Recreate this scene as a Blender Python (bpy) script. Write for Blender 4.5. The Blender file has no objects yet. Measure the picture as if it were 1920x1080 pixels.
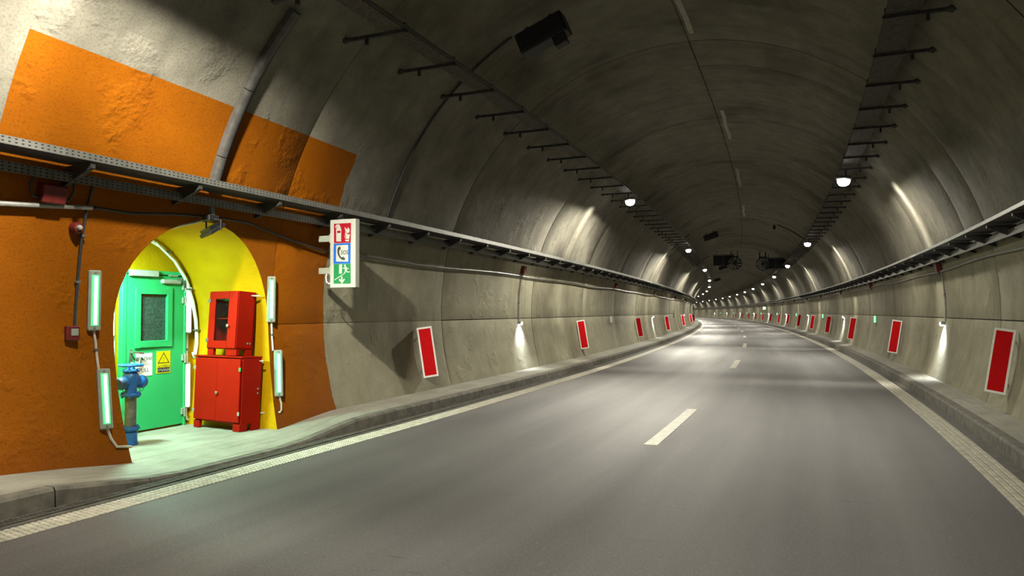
import bpy, bmesh, math, random
from mathutils import Vector, Matrix
random.seed(7)
scene = bpy.context.scene
col = scene.collection
PI = math.pi

# ---------------------------------------------------------------- camera, world, exposure
CAM_H = 1.65
F_PX, YAW, PITCH, ROLL = 1406.6, 0.42368, 0.03278, 0.00416
cam = bpy.data.cameras.new('camera'); cam.sensor_width = 36.0; cam.sensor_fit = 'HORIZONTAL'
cam.lens = F_PX / 1920 * 36; cam.clip_end = 600; cam.clip_start = 0.05
camo = bpy.data.objects.new('camera', cam); col.objects.link(camo)
_f = Vector((-math.sin(YAW)*math.cos(PITCH), math.cos(YAW)*math.cos(PITCH), math.sin(PITCH)))
_r = Vector((math.cos(YAW), math.sin(YAW), 0)); _u = _r.cross(_f)
_X = _r*math.cos(ROLL) - _u*math.sin(ROLL); _Y = _r*math.sin(ROLL) + _u*math.cos(ROLL)
camo.matrix_world = Matrix(((_X.x, _Y.x, -_f.x, 0), (_X.y, _Y.y, -_f.y, 0), (_X.z, _Y.z, -_f.z, CAM_H), (0, 0, 0, 1)))
scene.camera = camo
w = bpy.data.worlds.new('world'); scene.world = w; w.use_nodes = True
w.node_tree.nodes['Background'].inputs[0].default_value = (0.5, 0.5, 0.5, 1)
w.node_tree.nodes['Background'].inputs[1].default_value = 0.0
scene.view_settings.view_transform = 'Standard'; scene.view_settings.look = 'None'
scene.view_settings.gamma = 1.0; scene.view_settings.use_curve_mapping = False
scene.view_settings.exposure = 1.46
LAMP_POWER = 300.0          # tunnel luminaires
LAMP_COLOR = (1.0, 0.945, 0.79)
TUBE_EMIT = 16.0             # green-white tubes round the niche
TUBE_COLOR = (0.54, 1.0, 0.80)
MARKER_POWER = 60.0
NICHE_POWER = 60.0

# ---------------------------------------------------------------- tunnel coordinates: s along the road, p to the right, q up
KN = [0, 8, 16, 30, 60, 120]; KV = [0.00452, 0.00444, 0.00324, 0.00169, 0.00090, 0.00086]
DS = 0.25; S0 = -40.0
def _k(s):
    if s <= KN[0]: return KV[0]
    for i in range(5):
        if s <= KN[i+1]:
            t = (s-KN[i])/(KN[i+1]-KN[i]); return KV[i]+t*(KV[i+1]-KV[i])
    return KV[-1]
_tab = []
def _integrate():
    n = int(340/DS)
    a = x = y = 0.0; fw = [(0.0, 0.0, 0.0)]
    for i in range(int(400/DS)):
        s = i*DS; a2 = a + _k(s+DS/2)*DS; m = (a+a2)/2
        x -= math.sin(m)*DS; y += math.cos(m)*DS; a = a2; fw.append((x, y, a))
    a = x = y = 0.0; bw = []
    for i in range(int(-S0/DS)):
        a2 = a - KV[0]*DS; m = (a+a2)/2
        x += math.sin(m)*DS; y -= math.cos(m)*DS; a = a2; bw.append((x, y, a))
    _tab.extend(list(reversed(bw))+fw)
_integrate()
X0 = -2.0711
def centre(s):
    t = (s-S0)/DS; i = max(0, min(len(_tab)-2, int(math.floor(t)))); t -= i
    a, b = _tab[i], _tab[i+1]
    return tuple(a[j]+t*(b[j]-a[j]) for j in range(3))
def W(s, p, q):
    x, y, a = centre(s)
    return Vector((X0+x+p*math.cos(a), y+p*math.sin(a), q))
def head(s): return centre(s)[2]
R, QC, PC = 4.8592, 1.6868, -0.2292
def wp(q, side, off=0.0):                      # lateral position of the lining at height q
    r = R-off
    return PC+side*math.sqrt(max(0.0, r*r-(q-QC)**2))
def phi_of(q, side): return side*math.acos(max(-1, min(1, (q-QC)/R)))
def tilt(q, side):                             # lean of the wall at height q, about the tunnel axis
    return math.atan(side*-(q-QC)/math.sqrt(R*R-(q-QC)**2))

# ---------------------------------------------------------------- mesh helpers
class MB:
    def __init__(s): s.v = []; s.f = []; s.uv = []
    def add(s, vs, fs, uvs=None):
        b = len(s.v); s.v.extend([tuple(x) for x in vs]); s.f.extend([tuple(b+i for i in f) for f in fs])
        s.uv.extend(uvs if uvs else [(x[0], x[2]) for x in vs]); return s
    def box(s, c, d, m=None, ch=0.0):
        x, y, z = d[0]/2, d[1]/2, d[2]/2
        if ch <= 0:
            vs = [Vector((a*x, b*y, e*z)) for a in (-1, 1) for b in (-1, 1) for e in (-1, 1)]
            fs = [(0, 1, 3, 2), (4, 6, 7, 5), (0, 4, 5, 1), (2, 3, 7, 6), (0, 2, 6, 4), (1, 5, 7, 3)]
        else:
            ch = min(ch, x*.9, y*.9, z*.9); bm = bmesh.new()
            bmesh.ops.create_cube(bm, size=1.0)
            for v in bm.verts: v.co = Vector((v.co.x*d[0], v.co.y*d[1], v.co.z*d[2]))
            bmesh.ops.bevel(bm, geom=bm.edges[:], offset=ch, segments=1, affect='EDGES')
            bm.verts.index_update(); vs = [v.co.copy() for v in bm.verts]; fs = [tuple(v.index for v in f.verts) for f in bm.faces]; bm.free()
        if m is not None: vs = [m @ v for v in vs]
        return s.add([v+Vector(c) for v in vs], fs)
    def ring(s, pts, r, n=8, caps=True, flat=None):  # tube through points
        pts = [Vector(p) for p in pts]; rs = r if isinstance(r, (list, tuple)) else [r]*len(pts)
        vs = []; fs = []; prev = None
        for i, p in enumerate(pts):
            t = (pts[min(i+1, len(pts)-1)]-pts[max(i-1, 0)]).normalized()
            if prev is None:
                up = Vector((0, 0, 1)) if abs(t.z) < .9 else Vector((1, 0, 0)); a = t.cross(up).normalized()
            else: a = (prev-t*prev.dot(t)).normalized()
            prev = a; b = t.cross(a)
            for k in range(n):
                g = 2*PI*k/n; vs.append(p+(a*math.cos(g)+b*math.sin(g))*rs[i])
        for i in range(len(pts)-1):
            for k in range(n):
                fs.append((i*n+k, i*n+(k+1) % n, (i+1)*n+(k+1) % n, (i+1)*n+k))
        if caps:
            fs.append(tuple(range(n))[::-1]); fs.append(tuple((len(pts)-1)*n+k for k in range(n)))
        return s.add(vs, fs)
    def lathe(s, prof, m=None, n=20):               # profile (r, z) about local z
        vs = []; fs = []
        for r, z in prof:
            for k in range(n):
                g = 2*PI*k/n; vs.append(Vector((r*math.cos(g), r*math.sin(g), z)))
        for i in range(len(prof)-1):
            for k in range(n): fs.append((i*n+k, i*n+(k+1) % n, (i+1)*n+(k+1) % n, (i+1)*n+k))
        fs.append(tuple(range(n))[::-1]); fs.append(tuple((len(prof)-1)*n+k for k in range(n)))
        if m is not None: vs = [m @ v for v in vs]
        return s.add(vs, fs)
    def prism(s, pts, fn, t0, t1):                  # flat outline extruded; fn(u, v, t) -> point
        n = len(pts)
        area = sum(pts[i][0]*pts[(i+1) % n][1]-pts[(i+1) % n][0]*pts[i][1] for i in range(n))
        vs = [fn(u, v, t0) for u, v in pts]+[fn(u, v, t1) for u, v in pts]
        fs = [tuple(range(n))[::-1], tuple(range(n, 2*n))]+[(i, (i+1) % n, n+(i+1) % n, n+i) for i in range(n)]
        return s.add(vs, fs)
    def grid(s, nu, nv, fn, uvfn=None):
        vs = []; uv = []
        for i in range(nu+1):
            for j in range(nv+1):
                vs.append(fn(i/nu, j/nv)); uv.append(uvfn(i/nu, j/nv) if uvfn else (i/nu, j/nv))
        fs = [(i*(nv+1)+j, (i+1)*(nv+1)+j, (i+1)*(nv+1)+j+1, i*(nv+1)+j+1) for i in range(nu) for j in range(nv)]
        return s.add(vs, fs, uv)
    def sweep(s, prof, s0, s1, step=1.0, closed=True, caps=True):   # profile (p, q) or function of s
        n = max(1, int(round((s1-s0)/step))); vs = []; uv = []
        for i in range(n+1):
            t = s0+(s1-s0)*i/n; pr = prof(t) if callable(prof) else prof; L = 0
            for j, (p, q) in enumerate(pr):
                if j: L += math.hypot(p-pr[j-1][0], q-pr[j-1][1])
                vs.append(W(t, p, q)); uv.append((t, L))
        m = len(pr); fs = []
        for i in range(n):
            for j in range(m if closed else m-1):
                fs.append((i*m+j, i*m+(j+1) % m, (i+1)*m+(j+1) % m, (i+1)*m+j))
        if closed and caps:
            fs.append(tuple(range(m))); fs.append(tuple(n*m+j for j in range(m))[::-1])
        return s.add(vs, fs, uv)
    def build(s, name, mat, parent=None, smooth=False, fix=True):
        me = bpy.data.meshes.new(name); me.from_pydata(s.v, [], s.f)
        lay = me.uv_layers.new(name='UVMap')
        d = [0.0]*(2*len(me.loops)); vi = [0]*len(me.loops); me.loops.foreach_get('vertex_index', vi)
        for i, k in enumerate(vi): d[2*i], d[2*i+1] = s.uv[k]
        lay.data.foreach_set('uv', d)
        if fix:
            bm = bmesh.new(); bm.from_mesh(me); bmesh.ops.recalc_face_normals(bm, faces=bm.faces[:]); bm.to_mesh(me); bm.free()
        me.materials.append(mat)
        if smooth:
            me.polygons.foreach_set('use_smooth', [True]*len(me.polygons))
            try: me.set_sharp_from_angle(angle=math.radians(40))
            except Exception: pass
        o = bpy.data.objects.new(name, me); col.objects.link(o)
        if parent is not None: o.parent = parent
        return o
def tag(o, label=None, cat=None, group=None, kind=None):
    if label: o['label'] = label
    if cat: o['category'] = cat
    if group: o['group'] = group
    if kind: o['kind'] = kind
    return o
def structure(o): o['kind'] = 'structure'; return o
def empty(name, loc=(0, 0, 0), rot=(0, 0, 0), label=None, cat=None, group=None, kind=None):
    o = bpy.data.objects.new(name, None); col.objects.link(o); o.empty_display_size = .1
    o.location = loc; o.rotation_euler = rot
    return tag(o, label, cat, group, kind)
def at(name, s, p, q, label=None, cat=None, group=None, beta=0.0, turn=0.0):
    return empty(name, W(s, p, q), (0, beta, head(s)+turn), label, cat, group)
def dup(root, loc=None, rot=None, label=None):
    kids = {}
    for o in bpy.data.objects:
        if o.parent: kids.setdefault(o.parent.name, []).append(o)
    def cp(o, par):
        c = o.copy(); col.objects.link(c)
        if par is not None: c.parent = par
        for ch in kids.get(o.name, []): cp(ch, c)
        return c
    r = cp(root, None)
    if loc is not None: r.location = loc
    if rot is not None: r.rotation_euler = rot
    if label: r['label'] = label
    return r
def text_mesh(name, body, size, mat, parent, loc, rot, thick=0.0008, sx=1.0, bold=0.0):
    cu = bpy.data.curves.new(name, 'FONT'); cu.body = body; cu.size = size; cu.align_x = 'CENTER'; cu.align_y = 'CENTER'
    cu.extrude = thick; cu.resolution_u = 2; cu.offset = bold
    t = bpy.data.objects.new('t', cu); me = bpy.data.meshes.new_from_object(t)
    bpy.data.objects.remove(t); me.materials.clear(); me.materials.append(mat)
    o = bpy.data.objects.new(name, me); col.objects.link(o); o.parent = parent; o.location = loc; o.rotation_euler = rot; o.scale = (sx, 1, 1)
    return o
ORD = ['nearest', 'second', 'third', 'fourth', 'fifth', 'sixth', 'seventh', 'eighth', 'ninth', 'tenth', 'eleventh', 'twelfth', 'thirteenth', 'fourteenth', 'fifteenth', 'sixteenth', 'seventeenth', 'eighteenth', 'nineteenth', 'twentieth']

# ---------------------------------------------------------------- materials
def new_mat(name):
    m = bpy.data.materials.new(name); m.use_nodes = True
    return m, m.node_tree, m.node_tree.nodes['Principled BSDF']
def N(nt, t, **kw):
    n = nt.nodes.new(t)
    for k, v in kw.items():
        if k.startswith('i_'):
            n.inputs[int(k[2:])].default_value = v
        else: setattr(n, k, v)
    return n
def math_n(nt, op, a, b=None, c=None):
    n = nt.nodes.new('ShaderNodeMath'); n.operation = op
    for i, x in enumerate((a, b, c)):
        if x is None: continue
        if isinstance(x, (int, float)): n.inputs[i].default_value = x
        else: nt.links.new(x, n.inputs[i])
    return n.outputs[0]
def mix_c(nt, fac, a, b, blend='MIX'):
    n = nt.nodes.new('ShaderNodeMix'); n.data_type = 'RGBA'; n.blend_type = blend
    for sock, x in ((n.inputs[0], fac), (n.inputs[6], a), (n.inputs[7], b)):
        if isinstance(x, (int, float)): sock.default_value = x
        elif isinstance(x, tuple): sock.default_value = (*x, 1)
        else: nt.links.new(x, sock)
    return n.outputs[2]
def noise(nt, vec, scale, detail=4, rough=.55):
    n = nt.nodes.new('ShaderNodeTexNoise'); n.inputs['Scale'].default_value = scale
    n.inputs['Detail'].default_value = detail; n.inputs['Roughness'].default_value = rough
    if vec is not None: nt.links.new(vec, n.inputs['Vector'])
    return n.outputs['Fac']
def ramp(nt, fac, lo, hi):
    n = nt.nodes.new('ShaderNodeMapRange'); n.inputs[1].default_value = lo; n.inputs[2].default_value = hi
    nt.links.new(fac, n.inputs[0]); return n.outputs[0]
def stretch(nt, vec, sc):
    n = nt.nodes.new('ShaderNodeMapping'); n.inputs['Scale'].default_value = sc
    nt.links.new(vec, n.inputs['Vector']); return n.outputs['Vector']
def bump(nt, bsdf, hgt, strength, dist=.01):
    n = nt.nodes.new('ShaderNodeBump'); n.inputs['Strength'].default_value = strength; n.inputs['Distance'].default_value = dist
    nt.links.new(hgt, n.inputs['Height']); nt.links.new(n.outputs[0], bsdf.inputs['Normal'])
def simple(name, c, rough=.5, metal=0.0, var=.12, scale=14.0, bmp=0.0, spec=.5):
    m, nt, b = new_mat(name)
    tc = nt.nodes.new('ShaderNodeTexCoord').outputs['Object']
    f = noise(nt, tc, scale, 3)
    d = tuple(x*(1-var*2) for x in c); e = tuple(min(1, x*(1+var)) for x in c)
    nt.links.new(mix_c(nt, ramp(nt, f, .3, .7), d, e), b.inputs['Base Color'])
    b.inputs['Roughness'].default_value = rough; b.inputs['Metallic'].default_value = metal; b.inputs['Specular IOR Level'].default_value = spec
    if bmp: bump(nt, b, noise(nt, tc, scale*6, 3), bmp, .004)
    return m
def emitter(name, c, strength):
    m, nt, b = new_mat(name)
    b.inputs['Base Color'].default_value = (*[min(1, x*.8) for x in c], 1)
    b.inputs['Emission Color'].default_value = (*c, 1); b.inputs['Emission Strength'].default_value = strength
    return m
def concrete(name, c1, c2, dirt, paint=True):
    m, nt, b = new_mat(name)
    uv = nt.nodes.new('ShaderNodeUVMap'); uv.uv_map = 'UVMap'; uv = uv.outputs[0]
    big = noise(nt, uv, .45, 5); mid = noise(nt, uv, 2.2, 6, .65); fine = noise(nt, uv, 40, 4, .6)
    run = noise(nt, stretch(nt, uv, (2.4, .35, 1)), 1.3, 5, .6)
    c = mix_c(nt, ramp(nt, mid, .3, .7), c1, c2)
    c = mix_c(nt, math_n(nt, 'MULTIPLY', ramp(nt, run, .52, .75), .45), c, dirt)
    c = mix_c(nt, math_n(nt, 'MULTIPLY', ramp(nt, big, .52, .68), .6), c, dirt)
    c = mix_c(nt, math_n(nt, 'MULTIPLY', ramp(nt, fine, .5, .68), .4), c, dirt)
    pits = noise(nt, uv, 11, 5, .7)
    rough_zone = ramp(nt, noise(nt, uv, 1.4, 4, .6), .56, .66)
    if paint:
        sep = nt.nodes.new('ShaderNodeSeparateXYZ'); nt.links.new(uv, sep.inputs[0])
        wob = math_n(nt, 'MULTIPLY', math_n(nt, 'SUBTRACT', noise(nt, stretch(nt, uv, (.2, 1, 1)), 2.6, 3), .5), .16)
        s_ = math_n(nt, 'ADD', sep.outputs[0], wob)
        lim = math_n(nt, 'ADD', math_n(nt, 'MULTIPLY', sep.outputs[0], -.0265), -4.925)
        k = math_n(nt, 'MULTIPLY', math_n(nt, 'GREATER_THAN', sep.outputs[0], 4.28), math_n(nt, 'LESS_THAN', s_, 9.5))
        k = math_n(nt, 'MULTIPLY', k, math_n(nt, 'LESS_THAN', sep.outputs[1], lim))
        o = mix_c(nt, ramp(nt, mid, .3, .75), (.285, .085, .0004), (.235, .064, .0004))
        # redder, darker lower band with a ragged upper edge
        low = ramp(nt, math_n(nt, 'ADD', sep.outputs[1], math_n(nt, 'MULTIPLY', big, .6)), -8.45, -9.2)
        o = mix_c(nt, math_n(nt, 'MULTIPLY', low, .8), o, (.17, .042, .004))
        o = mix_c(nt, math_n(nt, 'MULTIPLY', ramp(nt, fine, .52, .68), .5), o, (.13, .030, .001))
        o = mix_c(nt, math_n(nt, 'MULTIPLY', ramp(nt, pits, .55, .7), .35), o, (.15, .036, .001))
        c = mix_c(nt, k, c, o)
    nt.links.new(c, b.inputs['Base Color']); b.inputs['Roughness'].default_value = .82
    b.inputs['Specular IOR Level'].default_value = .12
    h = math_n(nt, 'ADD', math_n(nt, 'MULTIPLY', fine, .35), math_n(nt, 'MULTIPLY', math_n(nt, 'MULTIPLY', pits, rough_zone), 1.6))
    h = math_n(nt, 'ADD', h, math_n(nt, 'MULTIPLY', mid, .5))
    bump(nt, b, h, .8, .018)
    return m
M = {}
M['wall'] = concrete('wall_concrete', (.36, .338, .245), (.27, .253, .18), (.14, .13, .09))
M['vault'] = concrete('vault_concrete', (.28, .262, .212), (.18, .168, .135), (.065, .06, .05))
M['joint'] = simple('dark_joint_concrete', (.055, .05, .042), .95)  # dark concrete seen in the panel joints and on the panel edges
M['caulk'] = simple('pale_joint_mortar', (.42, .41, .36), .9)
def paint_wall(name, c1, c2, sc=3.0):
    m, nt, b = new_mat(name); tc = nt.nodes.new('ShaderNodeTexCoord').outputs['Object']
    nt.links.new(mix_c(nt, ramp(nt, noise(nt, tc, sc, 5), .3, .7), c1, c2), b.inputs['Base Color'])
    b.inputs['Roughness'].default_value = .7; b.inputs['Specular IOR Level'].default_value = .1; bump(nt, b, noise(nt, tc, 25, 5), .5, .012); return m
M['yellow'] = paint_wall('yellow_wall_paint', (.50, .305, .001), (.43, .25, .001))
def walk_mat():
    m, nt, b = new_mat('walkway_concrete'); tc = nt.nodes.new('ShaderNodeUVMap').outputs[0]
    a = noise(nt, tc, 1.6, 6, .65); f = noise(nt, tc, 30, 4); st = noise(nt, stretch(nt, tc, (.5, 6, 1)), 2.2, 4)
    c = mix_c(nt, ramp(nt, a, .3, .72), (.36, .345, .285), (.22, .21, .17))
    c = mix_c(nt, math_n(nt, 'MULTIPLY', ramp(nt, st, .5, .75), .6), c, (.12, .115, .09))
    c = mix_c(nt, math_n(nt, 'MULTIPLY', ramp(nt, f, .5, .7), .3), c, (.17, .16, .13))
    nt.links.new(c, b.inputs['Base Color']); b.inputs['Roughness'].default_value = .8
    bump(nt, b, math_n(nt, 'ADD', st, math_n(nt, 'MULTIPLY', f, .6)), .4, .01); return m
M['walk'] = walk_mat()
def asphalt():
    m, nt, b = new_mat('asphalt'); uv = nt.nodes.new('ShaderNodeUVMap').outputs[0]
    tc = nt.nodes.new('ShaderNodeTexCoord').outputs['Object']
    f = noise(nt, tc, 34, 7, .85); g = noise(nt, tc, 130, 4, .8); lane = noise(nt, stretch(nt, uv, (.06, 1.1, 1)), 1.0, 4)
    a = noise(nt, tc, .8, 5)
    c = mix_c(nt, ramp(nt, lane, .35, .65), (.108, .099, .096), (.150, .139, .136))
    c = mix_c(nt, math_n(nt, 'MULTIPLY', ramp(nt, a, .5, .75), .4), c, (.082, .076, .076))
    c = mix_c(nt, math_n(nt, 'MULTIPLY', ramp(nt, f, .54, .64), .85), c, (.26, .24, .225))
    c = mix_c(nt, math_n(nt, 'MULTIPLY', ramp(nt, g, .52, .42), .8), c, (.018, .016, .017))
    sc = ramp(nt, noise(nt, stretch(nt, uv, (1.2, 9, 1)), 1.5, 3), .72, .76)
    c = mix_c(nt, math_n(nt, 'MULTIPLY', sc, .25), c, (.4, .39, .37))
    skid = ramp(nt, noise(nt, stretch(nt, uv, (5, .8, 1)), 1.0, 4, .6), .68, .74)
    c = mix_c(nt, math_n(nt, 'MULTIPLY', skid, .6), c, (.03, .028, .028))
    nt.links.new(c, b.inputs['Base Color'])
    nt.links.new(math_n(nt, 'ADD', math_n(nt, 'MULTIPLY', lane, -.3), .76), b.inputs['Roughness'])
    bump(nt, b, math_n(nt, 'ADD', f, math_n(nt, 'MULTIPLY', g, .6)), .7, .008); return m
M['asphalt'] = asphalt()
M['gutter'] = simple('gutter_concrete', (.10, .093, .076), .85, var=.2, scale=8, bmp=.3)
M['kerb'] = simple('kerb_concrete', (.15, .138, .112), .85, var=.22, scale=7, bmp=.35)
M['line'] = simple('worn_road_paint', (.52, .49, .40), .6, var=.14, scale=9, bmp=.2)
M['worn_line'] = simple('rubbed_road_paint', (.26, .245, .20), .7, var=.2, scale=9, bmp=.2)
M['steel'] = simple('galvanised_steel', (.50, .50, .48), .42, .75, var=.18, scale=6)
M['duct'] = simple('weathered_duct_steel', (.11, .107, .10), .45, .35, var=.15)
M['dull_steel'] = simple('dull_steel', (.20, .20, .19), .55, .6, var=.2)
M['dark_steel'] = simple('sooty_steel', (.055, .055, .055), .6, .4, var=.2)
def perforated():
    m, nt, b = new_mat('perforated_steel'); uv = nt.nodes.new('ShaderNodeUVMap').outputs[0]
    sep = nt.nodes.new('ShaderNodeSeparateXYZ'); nt.links.new(uv, sep.inputs[0])
    def cell(x, per, half): return math_n(nt, 'LESS_THAN', math_n(nt, 'ABSOLUTE', math_n(nt, 'SUBTRACT', math_n(nt, 'FRACT', math_n(nt, 'MULTIPLY', x, 1/per)), .5)), half)
    hole = math_n(nt, 'MULTIPLY', cell(sep.outputs[0], .06, .2), cell(sep.outputs[1], .032, .17))
    f = noise(nt, uv, 5, 4)
    c = mix_c(nt, ramp(nt, f, .3, .7), (.22, .22, .20), (.15, .15, .135))
    nt.links.new(mix_c(nt, hole, c, (.015, .015, .015)), b.inputs['Base Color'])
    b.inputs['Metallic'].default_value = .55; b.inputs['Roughness'].default_value = .45; return m
M['perf'] = perforated()
M['cable'] = simple('black_cable', (.03, .03, .032), .5, bmp=0)
M['grey_pipe'] = simple('grey_pvc_pipe', (.34, .34, .32), .5)
M['white_pipe'] = simple('white_pvc_pipe', (.72, .74, .68), .45, var=.05)
M['beige_pipe'] = simple('beige_conduit', (.52, .46, .37), .5, var=.08)
M['black'] = simple('black_paint', (.016, .016, .018), .5, .2)
M['red'] = simple('red_enamel', (.30, .008, .002), .5, var=.05, scale=4, spec=.08)
M['red_dark'] = simple('dark_red_plastic', (.13, .012, .010), .5)
M['sign_red'] = simple('reflective_red', (.50, .003, .005), .85, var=.05, spec=.15)
M['white'] = simple('white_enamel', (.36, .37, .335), .5, var=.04)
M['plate_white'] = simple('bright_white_sheet', (.74, .74, .70), .6, var=.03, spec=.2)
M['green'] = simple('green_door_paint', (.030, .42, .14), .5, var=.04, scale=3, spec=.25)
M['sign_green'] = simple('sign_green', (.006, .16, .04), .5, var=.03, spec=.2)
M['sign_blue'] = simple('sign_blue', (.008, .085, .40), .5, var=.03, spec=.2)
M['sign_crimson'] = simple('sign_crimson', (.26, .003, .012), .5, var=.03, spec=.2)
M['sign_yellow'] = simple('sign_yellow', (.62, .50, .004), .5, var=.03, spec=.2)
M['ink'] = simple('black_ink', (.02, .02, .02), .6)
M['blue'] = simple('blue_hydrant_paint', (.020, .135, .44), .42, var=.16, scale=9)
M['blue_dark'] = simple('dark_blue_cap', (.025, .06, .14), .5, var=.2)
M['chrome'] = simple('chrome', (.62, .6, .52), .25, .9)
M['fixture'] = simple('fixture_grey', (.27, .30, .245), .5, var=.05)
M['tube'] = emitter('lit_tube', (.70, 1.0, .80), 3.0)
M['bright_face'] = emitter('bright_diffuser', (.74, 1.0, .84), 2.0)
M['tube_face'] = emitter('lit_diffuser', (.16, 1.0, .38), .10)
M['lamp_lens'] = emitter('lamp_lens', (1.0, .98, .93), 5.0)
M['marker_lens'] = emitter('marker_lens', (.85, .92, 1.0), 22.0)
M['green_lens'] = emitter('green_lens', (.25, 1.0, .40), .55)
M['pale_green_lens'] = emitter('pale_green_lens', (.62, 1.0, .50), .7)
def thin_glass(name):
    m, nt, b = new_mat(name); nt.nodes.remove(b); o = nt.nodes['Material Output']
    t = nt.nodes.new('ShaderNodeBsdfTransparent'); g = nt.nodes.new('ShaderNodeBsdfGlossy'); g.inputs['Roughness'].default_value = .06
    x = nt.nodes.new('ShaderNodeMixShader'); x.inputs[0].default_value = .07
    t.inputs[0].default_value = (.9, .92, .9, 1)
    nt.links.new(t.outputs[0], x.inputs[1]); nt.links.new(g.outputs[0], x.inputs[2]); nt.links.new(x.outputs[0], o.inputs[0])
    return m
def glass(name, c, rough=.08):
    m, nt, b = new_mat(name); b.inputs['Base Color'].default_value = (*c, 1); b.inputs['Roughness'].default_value = rough
    b.inputs['Transmission Weight'].default_value = 1.0; b.inputs['IOR'].default_value = 1.05; return m
M['glass'] = thin_glass('clear_glass')
M['dark_glass'] = simple('dark_wired_glass', (.045, .085, .07), .3, var=.25, scale=30)

# ---------------------------------------------------------------- lining: vault, walls and their cast panels
SEND = 340.0; SBACK = -24.0; SPAN = 59.42
QT = 3.05                                            # joint hidden behind the cable trays
def arc_pt(s, v, off=0.0):                           # v = arc length from the crown, + to the right
    a = v/R; return W(s, PC+(R-off)*math.sin(a), QC+(R-off)*math.cos(a))
def varc(q, side): return R*phi_of(q, side)
VL0, VL1, VL2 = varc(-.02, -1), varc(1.5, -1), varc(QT, -1)
VR0, VR1, VR2 = varc(-.02, 1), varc(1.5, 1), varc(QT-.25, 1)
def shell(name, v0, v1, mat, off, s0, s1, parent=None, ds=1.5, dv=.35):
    nu = int((s1-s0)/ds); nv = max(1, int((v1-v0)/dv))
    return MB().grid(nu, nv, lambda a, b: arc_pt(s0+(s1-s0)*a, v0+(v1-v0)*b, off),
                     lambda a, b: (s0+(s1-s0)*a, v0+(v1-v0)*b)).build(name, mat, parent, True, False)
def panel(name, s0, s1, v0, v1, mat, parent, gap=.014, deep=.035, dark=True):
    s0 += gap; s1 -= gap; v0 += gap*.6; v1 -= gap*.6
    nu = max(2, int((s1-s0)/.7)); nv = max(2, int((v1-v0)/.3))
    sx = [s0-0, s0, s0+.012]+[s0+(s1-s0)*i/nu for i in range(1, nu)]+[s1-.012, s1, s1]
    vx = [v0, v0, v0+.012]+[v0+(v1-v0)*i/nv for i in range(1, nv)]+[v1-.012, v1, v1]
    mb = MB(); vs = []; uv = []
    for i, s in enumerate(sx):
        for j, v in enumerate(vx):
            e = i in (0, len(sx)-1) or j in (0, len(vx)-1); h = i in (1, len(sx)-2) or j in (1, len(vx)-2)
            vs.append(arc_pt(s, v, -deep if e else (-.006 if h else 0.0))); uv.append((s, v))
    n = len(vx)
    fs = [(i*n+j, (i+1)*n+j, (i+1)*n+j+1, i*n+j+1) for i in range(len(sx)-1) for j in range(n-1)]
    o = mb.add(vs, fs, uv).build(name, mat, parent, True, False)
    o.data.materials.append(M['joint']); nj = n-1; ni = len(sx)-1
    o.data.polygons.foreach_set('material_index', [1 if dark and (k//nj in (0, ni-1) or k % nj in (0, nj-1)) else 0 for k in range(ni*nj)])
    return o
J = [-20.9, -14.9, -9.1, -3.2, 2.55, 8.30, 13.59, 19.32, 25.05, 30.78, 36.51, 42.24, 47.97, 53.70, 59.42]
ceiling = structure(shell('ceiling', VL2, VR2, M['joint'], -.03, SBACK, SEND))
wall_left = structure(empty('wall_left')); wall_right = structure(empty('wall_right'))
shell('joint_backing', VL0, VL2, M['joint'], -.03, 8.35, SPAN+.3, wall_left, 1.0)
shell('joint_backing', VL0, VL2, M['joint'], -.03, SBACK, 2.6, wall_left, 1.0)
shell('joint_backing', VR2, VR0, M['joint'], -.03, SBACK, SPAN+.3, wall_right, 1.0)
shell('far_lining', VL2, VR2, M['vault'], 0, SPAN+.01, SEND, ceiling, 1.5)
shell('far_lining', VL0, VL2, M['wall'], 0, SPAN+.01, SEND, wall_left, 1.5)
shell('far_lining', VR2, VR0, M['wall'], 0, SPAN+.01, SEND, wall_right, 1.5)
for i in range(len(J)-1):
    a, b = J[i], J[i+1]
    la = [a, b]; ra = [a]+([15.07] if a < 15.07 < b else [])+[b]
    for x, y in zip(la, la[1:]): panel('lining_panel', x, y, VL2, .12, M['vault'], ceiling, *((.005, .035, False) if 2 < a < 9 else ()))
    for x, y in zip(ra, ra[1:]): panel('lining_panel', x, y, .12, VR2, M['vault'], ceiling)
    if not (a < 5 < b):
        nar = (.005, .035, False) if 8 < a < 9 else (); panel('lining_panel', a, b, VL0, VL1, M['wall'], wall_left, *nar); panel('lining_panel', a, b, VL1, VL2, M['wall'], wall_left, *nar)
    panel('lining_panel', a, b, VR1, VR0, M['wall'], wall_right); panel('lining_panel', a, b, VR2, VR1, M['wall'], wall_right)
# pale mortar smears on the crown joint
for s0, s1, v in ((8.5, 13.2, .17), (18.6, 21.8, .22), (26.5, 30.2, .2), (36, 40, .2)):
    MB().grid(6, 1, lambda a, b: arc_pt(s0+(s1-s0)*a, v+.09*b+.015*math.sin(9*a), .003), lambda a, b: (s0+(s1-s0)*a, v+b*.09)).build('mortar_smear', M['caulk'], ceiling, False, False)

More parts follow.
